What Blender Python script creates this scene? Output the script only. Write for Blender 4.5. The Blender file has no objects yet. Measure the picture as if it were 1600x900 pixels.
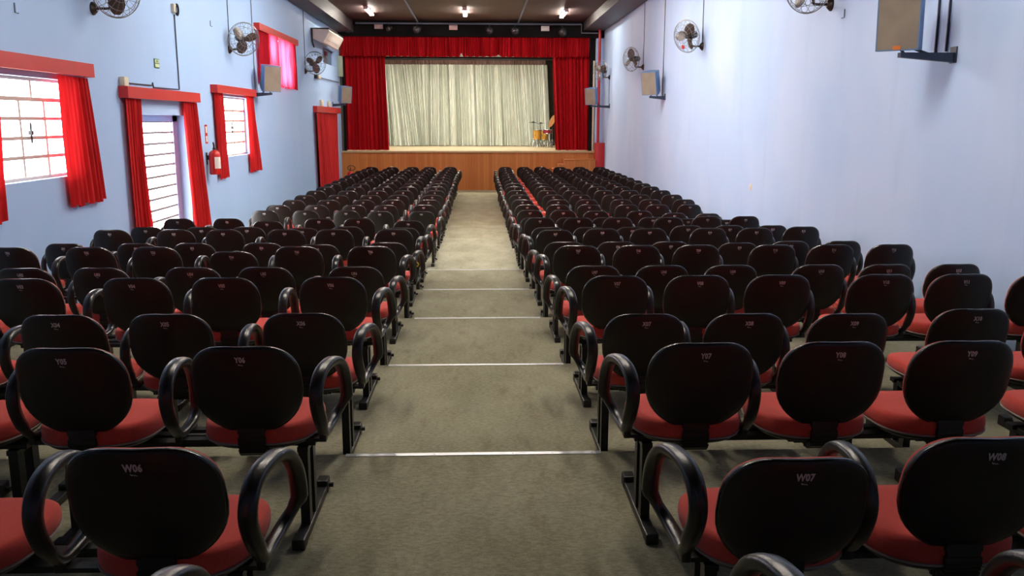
import bpy, bmesh, math, random
from mathutils import Vector, Matrix
random.seed(7)
C = bpy.context.scene.collection
PI = math.pi
XL, XR = -4.35, 4.05          # side walls
YB, YS = -2.6, 28.54          # wall behind the viewer, stage front
STAGE = 1.256
ZC = 5.28                     # ceiling
STEP = 0.1046

# ------------------------------------------------------------------ materials
def srgb(h):
    h = h.lstrip('#'); c = [int(h[i:i+2], 16)/255 for i in (0, 2, 4)]
    return tuple((x/12.92 if x <= .04045 else ((x+.055)/1.055)**2.4) for x in c) + (1,)

def mat(name, col, rough=.5, metal=0., spec=.5, var=0., vscale=8., bump=0., bscale=60., stretch=(1,1,1), emit=None, estr=0., sheen=0.):
    m = bpy.data.materials.new(name); m.use_nodes = True
    nt = m.node_tree; b = nt.nodes['Principled BSDF']
    c = srgb(col) if isinstance(col, str) else col
    b.inputs['Base Color'].default_value = c
    b.inputs['Roughness'].default_value = rough
    b.inputs['Metallic'].default_value = metal
    b.inputs['Specular IOR Level'].default_value = spec
    if sheen: b.inputs['Sheen Weight'].default_value = sheen
    if emit:
        b.inputs['Emission Color'].default_value = srgb(emit); b.inputs['Emission Strength'].default_value = estr
    tc = mp = None
    def coords():
        nonlocal tc, mp
        if mp is None:
            tc = nt.nodes.new('ShaderNodeTexCoord'); mp = nt.nodes.new('ShaderNodeMapping')
            mp.inputs['Scale'].default_value = stretch
            nt.links.new(tc.outputs['Object'], mp.inputs['Vector'])
        return mp.outputs['Vector']
    if var:
        n = nt.nodes.new('ShaderNodeTexNoise'); n.inputs['Scale'].default_value = vscale; n.inputs['Detail'].default_value = 5
        nt.links.new(coords(), n.inputs['Vector'])
        r = nt.nodes.new('ShaderNodeMapRange'); r.inputs[1].default_value = .3; r.inputs[2].default_value = .7
        r.inputs[3].default_value = 1-var; r.inputs[4].default_value = 1+var
        nt.links.new(n.outputs['Fac'], r.inputs[0])
        mx = nt.nodes.new('ShaderNodeMix'); mx.data_type = 'RGBA'; mx.blend_type = 'MULTIPLY'; mx.inputs[0].default_value = 1
        mx.inputs[6].default_value = c
        nt.links.new(r.outputs[0], mx.inputs[7]); nt.links.new(mx.outputs[2], b.inputs['Base Color'])
    if bump:
        n2 = nt.nodes.new('ShaderNodeTexNoise'); n2.inputs['Scale'].default_value = bscale; n2.inputs['Detail'].default_value = 3
        nt.links.new(coords(), n2.inputs['Vector'])
        bp = nt.nodes.new('ShaderNodeBump'); bp.inputs['Strength'].default_value = bump; bp.inputs['Distance'].default_value = .01
        nt.links.new(n2.outputs['Fac'], bp.inputs['Height']); nt.links.new(bp.outputs['Normal'], b.inputs['Normal'])
    return m

def carpet_material():
    m = bpy.data.materials.new('carpet'); m.use_nodes = True; nt = m.node_tree; b = nt.nodes['Principled BSDF']
    b.inputs['Roughness'].default_value = .95; b.inputs['Specular IOR Level'].default_value = .15
    tc = nt.nodes.new('ShaderNodeTexCoord')
    def noise(scale, det, st=(1,1,1), rough=.5):
        mp = nt.nodes.new('ShaderNodeMapping'); mp.inputs['Scale'].default_value = st
        nt.links.new(tc.outputs['Object'], mp.inputs['Vector'])
        n = nt.nodes.new('ShaderNodeTexNoise'); n.inputs['Scale'].default_value = scale; n.inputs['Detail'].default_value = det
        n.inputs['Roughness'].default_value = rough
        nt.links.new(mp.outputs['Vector'], n.inputs['Vector']); return n.outputs['Fac']
    def ramp(f, p0, c0, p1, c1):
        r = nt.nodes.new('ShaderNodeValToRGB'); e = r.color_ramp.elements
        e[0].position = p0; e[0].color = c0; e[1].position = p1; e[1].color = c1
        nt.links.new(f, r.inputs[0]); return r.outputs[0]
    def mul(a, bb, fac=1.):
        x = nt.nodes.new('ShaderNodeMix'); x.data_type = 'RGBA'; x.blend_type = 'MULTIPLY'; x.inputs[0].default_value = fac
        nt.links.new(a, x.inputs[6]); nt.links.new(bb, x.inputs[7]); return x.outputs[2]
    fibre = ramp(noise(60, 4, (.7, 1.2, 1)), .3, srgb('#8b8670'), .72, srgb('#a8a38b'))
    grain = ramp(noise(220, 2), .3, (.72,.72,.72,1), .7, (1.12,1.12,1.12,1))
    wear = ramp(noise(1.6, 6, (1.6, .8, 1), .62), .36, (.80,.79,.74,1), .66, (1.08,1.08,1.06,1))
    dirt = ramp(noise(4.5, 5, (2.2, .6, 1), .6), .56, (1,1,1,1), .74, (.74,.70,.64,1))
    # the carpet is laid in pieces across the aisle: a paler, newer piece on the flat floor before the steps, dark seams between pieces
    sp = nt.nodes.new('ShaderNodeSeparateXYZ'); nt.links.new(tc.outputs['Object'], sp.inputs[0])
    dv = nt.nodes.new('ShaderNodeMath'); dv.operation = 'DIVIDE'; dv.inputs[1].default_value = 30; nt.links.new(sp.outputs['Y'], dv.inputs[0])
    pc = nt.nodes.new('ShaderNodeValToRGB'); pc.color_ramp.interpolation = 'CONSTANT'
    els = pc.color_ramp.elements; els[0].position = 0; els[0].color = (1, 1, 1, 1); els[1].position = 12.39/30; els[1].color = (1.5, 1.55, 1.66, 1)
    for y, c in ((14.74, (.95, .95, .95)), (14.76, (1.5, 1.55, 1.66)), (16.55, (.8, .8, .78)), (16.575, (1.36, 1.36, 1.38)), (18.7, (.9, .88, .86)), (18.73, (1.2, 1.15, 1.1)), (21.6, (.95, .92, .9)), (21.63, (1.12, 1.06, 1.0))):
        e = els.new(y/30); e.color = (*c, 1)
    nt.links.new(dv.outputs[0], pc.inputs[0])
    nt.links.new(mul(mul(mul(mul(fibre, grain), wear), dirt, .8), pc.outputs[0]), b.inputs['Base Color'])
    n3 = noise(130, 3, (.6, 1.4, 1))
    bp = nt.nodes.new('ShaderNodeBump'); bp.inputs['Strength'].default_value = .5; bp.inputs['Distance'].default_value = .006
    nt.links.new(n3, bp.inputs['Height']); nt.links.new(bp.outputs['Normal'], b.inputs['Normal'])
    return m

def wall_material(name, col, patch, stain):
    m = bpy.data.materials.new(name); m.use_nodes = True; nt = m.node_tree; b = nt.nodes['Principled BSDF']
    b.inputs['Roughness'].default_value = .62; b.inputs['Specular IOR Level'].default_value = .3
    tc = nt.nodes.new('ShaderNodeTexCoord')
    def noise(scale, det, st=(1,1,1)):
        mp = nt.nodes.new('ShaderNodeMapping'); mp.inputs['Scale'].default_value = st
        nt.links.new(tc.outputs['Object'], mp.inputs['Vector'])
        n = nt.nodes.new('ShaderNodeTexNoise'); n.inputs['Scale'].default_value = scale; n.inputs['Detail'].default_value = det
        nt.links.new(mp.outputs['Vector'], n.inputs['Vector']); return n.outputs['Fac']
    def rng(f, a, bb, c, d):
        r = nt.nodes.new('ShaderNodeMapRange'); r.inputs[1].default_value = a; r.inputs[2].default_value = bb
        r.inputs[3].default_value = c; r.inputs[4].default_value = d; nt.links.new(f, r.inputs[0]); return r.outputs[0]
    x = nt.nodes.new('ShaderNodeMix'); x.data_type = 'RGBA'; x.inputs[6].default_value = srgb(col); x.inputs[7].default_value = srgb(patch)
    nt.links.new(rng(noise(.55, 3, (1, 1, .8)), .42, .62, 0, 1), x.inputs[0])
    y = nt.nodes.new('ShaderNodeMix'); y.data_type = 'RGBA'; y.inputs[7].default_value = srgb(stain)
    nt.links.new(rng(noise(1.1, 6, (1, 2.2, .35)), .58, .78, 0, .35), y.inputs[0]); nt.links.new(x.outputs[2], y.inputs[6])
    nt.links.new(y.outputs[2], b.inputs['Base Color'])
    bp = nt.nodes.new('ShaderNodeBump'); bp.inputs['Strength'].default_value = .12; bp.inputs['Distance'].default_value = .01
    nt.links.new(noise(14, 4), bp.inputs['Height']); nt.links.new(bp.outputs['Normal'], b.inputs['Normal'])
    return m

def wood_material(name, c0, c1, plank=.095):
    m = bpy.data.materials.new(name); m.use_nodes = True; nt = m.node_tree; b = nt.nodes['Principled BSDF']
    b.inputs['Roughness'].default_value = .42; b.inputs['Specular IOR Level'].default_value = .4
    tc = nt.nodes.new('ShaderNodeTexCoord'); sp = nt.nodes.new('ShaderNodeSeparateXYZ'); nt.links.new(tc.outputs['Object'], sp.inputs[0])
    dv = nt.nodes.new('ShaderNodeMath'); dv.operation = 'DIVIDE'; dv.inputs[1].default_value = plank; nt.links.new(sp.outputs['X'], dv.inputs[0])
    fl = nt.nodes.new('ShaderNodeMath'); fl.operation = 'FLOOR'; nt.links.new(dv.outputs[0], fl.inputs[0])
    wn = nt.nodes.new('ShaderNodeTexWhiteNoise'); wn.noise_dimensions = '1D'; nt.links.new(fl.outputs[0], wn.inputs['W'])
    mp = nt.nodes.new('ShaderNodeMapping'); mp.inputs['Scale'].default_value = (22, 22, 1.2); nt.links.new(tc.outputs['Object'], mp.inputs['Vector'])
    n = nt.nodes.new('ShaderNodeTexNoise'); n.inputs['Scale'].default_value = 1.5; n.inputs['Detail'].default_value = 5; nt.links.new(mp.outputs[0], n.inputs['Vector'])
    ad = nt.nodes.new('ShaderNodeMath'); ad.operation = 'MULTIPLY_ADD'; ad.inputs[1].default_value = .55
    nt.links.new(wn.outputs['Value'], ad.inputs[0])
    hf = nt.nodes.new('ShaderNodeMath'); hf.operation = 'MULTIPLY'; hf.inputs[1].default_value = .5; nt.links.new(n.outputs['Fac'], hf.inputs[0]); nt.links.new(hf.outputs[0], ad.inputs[2])
    x = nt.nodes.new('ShaderNodeMix'); x.data_type = 'RGBA'; x.inputs[6].default_value = srgb(c0); x.inputs[7].default_value = srgb(c1)
    nt.links.new(ad.outputs[0], x.inputs[0])
    fr = nt.nodes.new('ShaderNodeMath'); fr.operation = 'FRACT'; nt.links.new(dv.outputs[0], fr.inputs[0])
    lt = nt.nodes.new('ShaderNodeMath'); lt.operation = 'GREATER_THAN'; lt.inputs[1].default_value = .05; nt.links.new(fr.outputs[0], lt.inputs[0])
    mr = nt.nodes.new('ShaderNodeMapRange'); mr.inputs[3].default_value = .62; mr.inputs[4].default_value = 1; nt.links.new(lt.outputs[0], mr.inputs[0])
    y = nt.nodes.new('ShaderNodeMix'); y.data_type = 'RGBA'; y.blend_type = 'MULTIPLY'; y.inputs[0].default_value = 1
    nt.links.new(x.outputs[2], y.inputs[6]); nt.links.new(mr.outputs[0], y.inputs[7]); nt.links.new(y.outputs[2], b.inputs['Base Color'])
    return m

def cloth_material(name, col, trans=.0, rough=.85, sheen=.3):
    m = bpy.data.materials.new(name); m.use_nodes = True; nt = m.node_tree; b = nt.nodes['Principled BSDF']
    b.inputs['Roughness'].default_value = rough; b.inputs['Specular IOR Level'].default_value = .2
    b.inputs['Sheen Weight'].default_value = sheen; b.inputs['Sheen Tint'].default_value = srgb(col)
    tc = nt.nodes.new('ShaderNodeTexCoord'); mp = nt.nodes.new('ShaderNodeMapping'); mp.inputs['Scale'].default_value = (6, 6, .8)
    nt.links.new(tc.outputs['Object'], mp.inputs['Vector'])
    n = nt.nodes.new('ShaderNodeTexNoise'); n.inputs['Scale'].default_value = 3; n.inputs['Detail'].default_value = 5; nt.links.new(mp.outputs[0], n.inputs['Vector'])
    r = nt.nodes.new('ShaderNodeMapRange'); r.inputs[1].default_value = .3; r.inputs[2].default_value = .7; r.inputs[3].default_value = .82; r.inputs[4].default_value = 1.1
    nt.links.new(n.outputs['Fac'], r.inputs[0])
    x = nt.nodes.new('ShaderNodeMix'); x.data_type = 'RGBA'; x.blend_type = 'MULTIPLY'; x.inputs[0].default_value = 1; x.inputs[6].default_value = srgb(col)
    nt.links.new(r.outputs[0], x.inputs[7]); nt.links.new(x.outputs[2], b.inputs['Base Color'])
    if trans:
        t = nt.nodes.new('ShaderNodeBsdfTranslucent'); nt.links.new(x.outputs[2], t.inputs['Color'])
        ms = nt.nodes.new('ShaderNodeMixShader'); ms.inputs[0].default_value = trans
        out = nt.nodes['Material Output']
        nt.links.new(b.outputs[0], ms.inputs[1]); nt.links.new(t.outputs[0], ms.inputs[2]); nt.links.new(ms.outputs[0], out.inputs['Surface'])
    return m

def pane_material(name, strength, warm, p0=.45, p1=.75):
    # overexposed daylight behind frosted panes, with the warm facade outside showing faintly
    m = bpy.data.materials.new(name); m.use_nodes = True; nt = m.node_tree
    nt.nodes.remove(nt.nodes['Principled BSDF']); out = nt.nodes['Material Output']
    tc = nt.nodes.new('ShaderNodeTexCoord'); n = nt.nodes.new('ShaderNodeTexNoise'); n.inputs['Scale'].default_value = 1.3; n.inputs['Detail'].default_value = 2
    nt.links.new(tc.outputs['Object'], n.inputs['Vector'])
    r = nt.nodes.new('ShaderNodeValToRGB'); e = r.color_ramp.elements
    e[0].position = p0; e[0].color = srgb('#f6f9ff'); e[1].position = p1; e[1].color = srgb(warm)
    nt.links.new(n.outputs['Fac'], r.inputs[0])
    em = nt.nodes.new('ShaderNodeEmission'); em.inputs['Strength'].default_value = strength
    nt.links.new(r.outputs[0], em.inputs['Color'])
    gl = nt.nodes.new('ShaderNodeBsdfGlossy'); gl.inputs['Roughness'].default_value = .3
    ms = nt.nodes.new('ShaderNodeMixShader'); ms.inputs[0].default_value = .06
    nt.links.new(em.outputs[0], ms.inputs[1]); nt.links.new(gl.outputs[0], ms.inputs[2]); nt.links.new(ms.outputs[0], out.inputs['Surface'])
    return m

M = {}
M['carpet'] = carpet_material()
M['wall_l'] = wall_material('wall paint left', '#a6c6ee', '#adcaf0', '#9dbde2')
M['wall_r'] = wall_material('wall paint right', '#b4cdf0', '#c0d4f3', '#9dbbe2')
M['wall_b'] = wall_material('wall paint rear', '#9fb2d4', '#a6b8d8', '#98a8c6')
M['ceil'] = mat('ceiling paint', '#37211f', .6, var=.12, vscale=1.5)
M['soffit'] = mat('soffit paint', '#484244', .55, var=.1, vscale=2)
M['header'] = mat('header paint', '#0e0a0b', .8, spec=.2)
M['black'] = mat('black plastic shell', '#1a1514', .40, spec=.4, bump=.12, bscale=420)
M['trim'] = mat('glossy black edging', '#161414', .22, spec=.8)
M['arm'] = mat('black polyurethane', '#1a1b1a', .30, spec=.6, bump=.1, bscale=160)
M['steel'] = mat('black painted steel', '#161514', .4, spec=.5, var=.25, vscale=20)
M['seat'] = mat('red seat fabric', '#ca4c41', .9, spec=.15, var=.07, vscale=120, bump=.25, bscale=900, sheen=.15)
M['piping'] = mat('grey piping', '#8a807a', .55)
M['mark'] = mat('printed numbers', '#d0c6c8', .6)
M['red'] = mat('red painted board', '#bf2420', .38, var=.05, vscale=4)
M['redpipe'] = mat('red painted pipe', '#b01a1e', .35)
M['curt'] = cloth_material('red curtain cloth', '#c32023', .22)
M['curt_glow'] = cloth_material('thin red curtain cloth', '#dd2f44', .7)
M['curt_stage'] = cloth_material('red stage velvet', '#ab0714', 0, .9, .25)
M['curt_white'] = cloth_material('off white stage cloth', '#dcdfd0', .1, .8, .1)
M['brown_band'] = mat('brown curtain heading', '#6d5349', .8, var=.2, vscale=30)
M['wood'] = wood_material('stage front boards', '#a8602c', '#c98445')
M['stage_floor'] = mat('stage floor boards', '#bda67f', .35, var=.1, vscale=6, stretch=(4, 1, 1))
M['dark_stage'] = mat('dark stage lining', '#4b4a43', .85, var=.1)
M['stage_ceiling'] = mat('grey stage ceiling', '#8b8b82', .7)
M['alu'] = mat('brushed aluminium', '#d9dadb', .35, metal=.4)
M['chrome'] = mat('chrome', '#7d7b78', .35, metal=1)
M['window_frame'] = mat('window frame paint', '#c7b3a8', .5)
M['door_frame'] = mat('blue door frame paint', '#a6badf', .45)
M['jamb'] = mat('reveal paint', '#aebbdc', .6)
M['pane'] = pane_material('daylit frosted panes', 11, '#ffe2c2')
M['pane_door'] = pane_material('daylit door panes', 18, '#fff0e0')
M['pane_high'] = pane_material('daylit high panes', 55, '#4a4446', .46, .54)
M['dark_glass'] = mat('dark glass', '#20242c', .12, spec=.6)
M['fan'] = mat('dark bronze fan metal', '#3a3430', .38, metal=.4)
M['fan_blade'] = mat('brown fan blades', '#463a33', .35)
M['wire'] = mat('fan cage wire', '#85888c', .4, metal=.5)
M['cable'] = mat('grey cable', '#5b6270', .6)
M['dark_cable'] = mat('dark cable', '#2c3038', .6)
M['speaker'] = mat('blue speaker cabinet', '#5f7da3', .5)
M['grille'] = mat('speaker grille cloth', '#8a7f70', .75, var=.12, vscale=5, bump=.4, bscale=300)
M['bracket'] = mat('dark blue bracket', '#26344a', .45)
M['orange'] = mat('orange badge', '#d97a35', .5)
M['white_plastic'] = mat('white plastic', '#e4dcd6', .4)
M['cream'] = mat('cream plastic', '#d9d2b8', .5)
M['tube'] = mat('lit fluorescent tube', '#ffffff', .5, emit='#fff8ea', estr=150)
M['tube_fill'] = mat('added fill tube', '#ffffff', .5, emit='#fff6ea', estr=150)  # for the unseen lamp row added to brighten the dim rear seats
M['tube_mid'] = mat('lit fluorescent tube midway', '#ffffff', .5, emit='#fff6ea', estr=215)
M['tube_stage'] = mat('lit stage tube', '#ffffff', .5, emit='#fdfcf4', estr=450)
M['green'] = mat('green sign frame', '#3f6a45', .5)
M['sign_light'] = mat('pale green sign face', '#c9d8a8', .5)
M['ext_red'] = mat('extinguisher red', '#c5231f', .25)
M['paper'] = mat('white paper label', '#e2dfd6', .7)
M['rubber'] = mat('black rubber', '#121212', .6)
M['drum_amber'] = mat('amber drum shell', '#a8792a', .3, var=.15)
M['drum_head'] = mat('drum head', '#d8cfc4', .5)
M['drum_wine'] = mat('wine red drum shell', '#7c1f30', .25)
M['cymbal'] = mat('bronze cymbal', '#a86c38', .35, metal=.7)
M['spot'] = mat('dark spotlight housing', '#252022', .3, metal=.4)
M['lens'] = mat('spotlight lens', '#3a3230', .15, spec=.8)
M['pink_box'] = mat('pale box', '#d9b6b2', .5)
M['grey_green'] = mat('grey green cabinet', '#a9b59e', .5)
M['flake'] = mat('bare plaster', '#d8cfc0', .8)
M['yellow'] = mat('yellow tape', '#d6c23a', .5)
M['ac'] = mat('off white enamel', '#d8ccc4', .35)
M['dark'] = mat('dark interior', '#181a1e', .8)

# ------------------------------------------------------------------ mesh builder
class MB:
    def __init__(s): s.v = []; s.f = []
    def add(s, vs, fs):
        n = len(s.v); s.v += [tuple(v) for v in vs]; s.f += [tuple(i+n for i in f) for f in fs]; return s
    def box(s, x0, x1, y0, y1, z0, z1, bev=0.):
        if bev:
            bm = bmesh.new(); bmesh.ops.create_cube(bm, size=1)
            for v in bm.verts: v.co = Vector(((x0+x1)/2+v.co.x*(x1-x0), (y0+y1)/2+v.co.y*(y1-y0), (z0+z1)/2+v.co.z*(z1-z0)))
            bmesh.ops.bevel(bm, geom=bm.edges[:], offset=bev, segments=2, affect='EDGES', profile=.5)
            bm.verts.index_update(); s.add([v.co for v in bm.verts], [[v.index for v in f.verts] for f in bm.faces]); bm.free(); return s
        vs = [(x, y, z) for x in (x0, x1) for y in (y0, y1) for z in (z0, z1)]
        return s.add(vs, [(0,1,3,2),(4,6,7,5),(0,4,5,1),(2,3,7,6),(0,2,6,4),(1,5,7,3)])
    def obox(s, c, u, v, w, a, b, d):
        # oriented box: half extents a,b,d along unit vectors u,v,w
        c, u, v, w = map(Vector, (c, u, v, w))
        vs = [c+u*(a*i)+v*(b*j)+w*(d*k) for i in (-1,1) for j in (-1,1) for k in (-1,1)]
        return s.add(vs, [(0,1,3,2),(4,6,7,5),(0,4,5,1),(2,3,7,6),(0,2,6,4),(1,5,7,3)])
    def prism(s, poly, axis, a, b):
        # poly: 2-D outline, extruded along axis from a to b
        def P(p, t):
            return {'x': (t, p[0], p[1]), 'y': (p[0], t, p[1]), 'z': (p[0], p[1], t)}[axis]
        n = len(poly); vs = [P(p, a) for p in poly]+[P(p, b) for p in poly]
        fs = [tuple(range(n-1, -1, -1)), tuple(range(n, 2*n))]+[(i, (i+1) % n, n+(i+1) % n, n+i) for i in range(n)]
        return s.add(vs, fs)
    def tube(s, path, r, seg=8, closed=False, cap=True):
        path = [Vector(p) for p in path]; n = len(path); vs = []; fs = []
        prev = None
        for i, p in enumerate(path):
            if closed: t = path[(i+1) % n]-path[i-1]
            else: t = path[min(i+1, n-1)]-path[max(i-1, 0)]
            t.normalize()
            if prev is None:
                a = Vector((0,0,1)) if abs(t.z) < .9 else Vector((1,0,0))
                x = t.cross(a).normalized()
            else:
                x = (prev-t*prev.dot(t)).normalized()
            prev = x; y = t.cross(x)
            rr = r[i] if isinstance(r, (list, tuple)) else r
            for k in range(seg):
                a = 2*PI*k/seg; vs.append(p+x*(rr*math.cos(a))+y*(rr*math.sin(a)))
        m = n if closed else n-1
        for i in range(m):
            for k in range(seg):
                j = (i+1) % n
                fs.append((i*seg+k, i*seg+(k+1) % seg, j*seg+(k+1) % seg, j*seg+k))
        if cap and not closed:
            fs.append(tuple(range(seg-1, -1, -1))); fs.append(tuple((n-1)*seg+k for k in range(seg)))
        return s.add(vs, fs)
    def lathe(s, prof, origin=(0,0,0), axis=(0,0,1), seg=24):
        # prof: (radius, height) pairs along axis
        o = Vector(origin); w = Vector(axis).normalized()
        a = Vector((0,0,1)) if abs(w.z) < .9 else Vector((1,0,0)); u = w.cross(a).normalized(); v = w.cross(u)
        vs = []; fs = []
        for r, h in prof:
            for k in range(seg):
                t = 2*PI*k/seg; vs.append(o+w*h+u*(r*math.cos(t))+v*(r*math.sin(t)))
        for i in range(len(prof)-1):
            for k in range(seg): fs.append((i*seg+k, i*seg+(k+1) % seg, (i+1)*seg+(k+1) % seg, (i+1)*seg+k))
        fs.append(tuple(range(seg-1, -1, -1))); fs.append(tuple((len(prof)-1)*seg+k for k in range(seg)))
        return s.add(vs, fs)
    def mesh(s, name, m, smooth=True, ang=40):
        me = bpy.data.meshes.new(name); me.from_pydata(s.v, [], s.f)
        bm = bmesh.new(); bm.from_mesh(me); bmesh.ops.remove_doubles(bm, verts=bm.verts[:], dist=1e-5)
        bmesh.ops.recalc_face_normals(bm, faces=bm.faces[:])
        if smooth:
            for f in bm.faces: f.smooth = True
            for e in bm.edges:
                if len(e.link_faces) == 2 and e.calc_face_angle(0) > math.radians(ang): e.smooth = False
        bm.to_mesh(me); bm.free(); me.materials.append(m); return me

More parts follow.
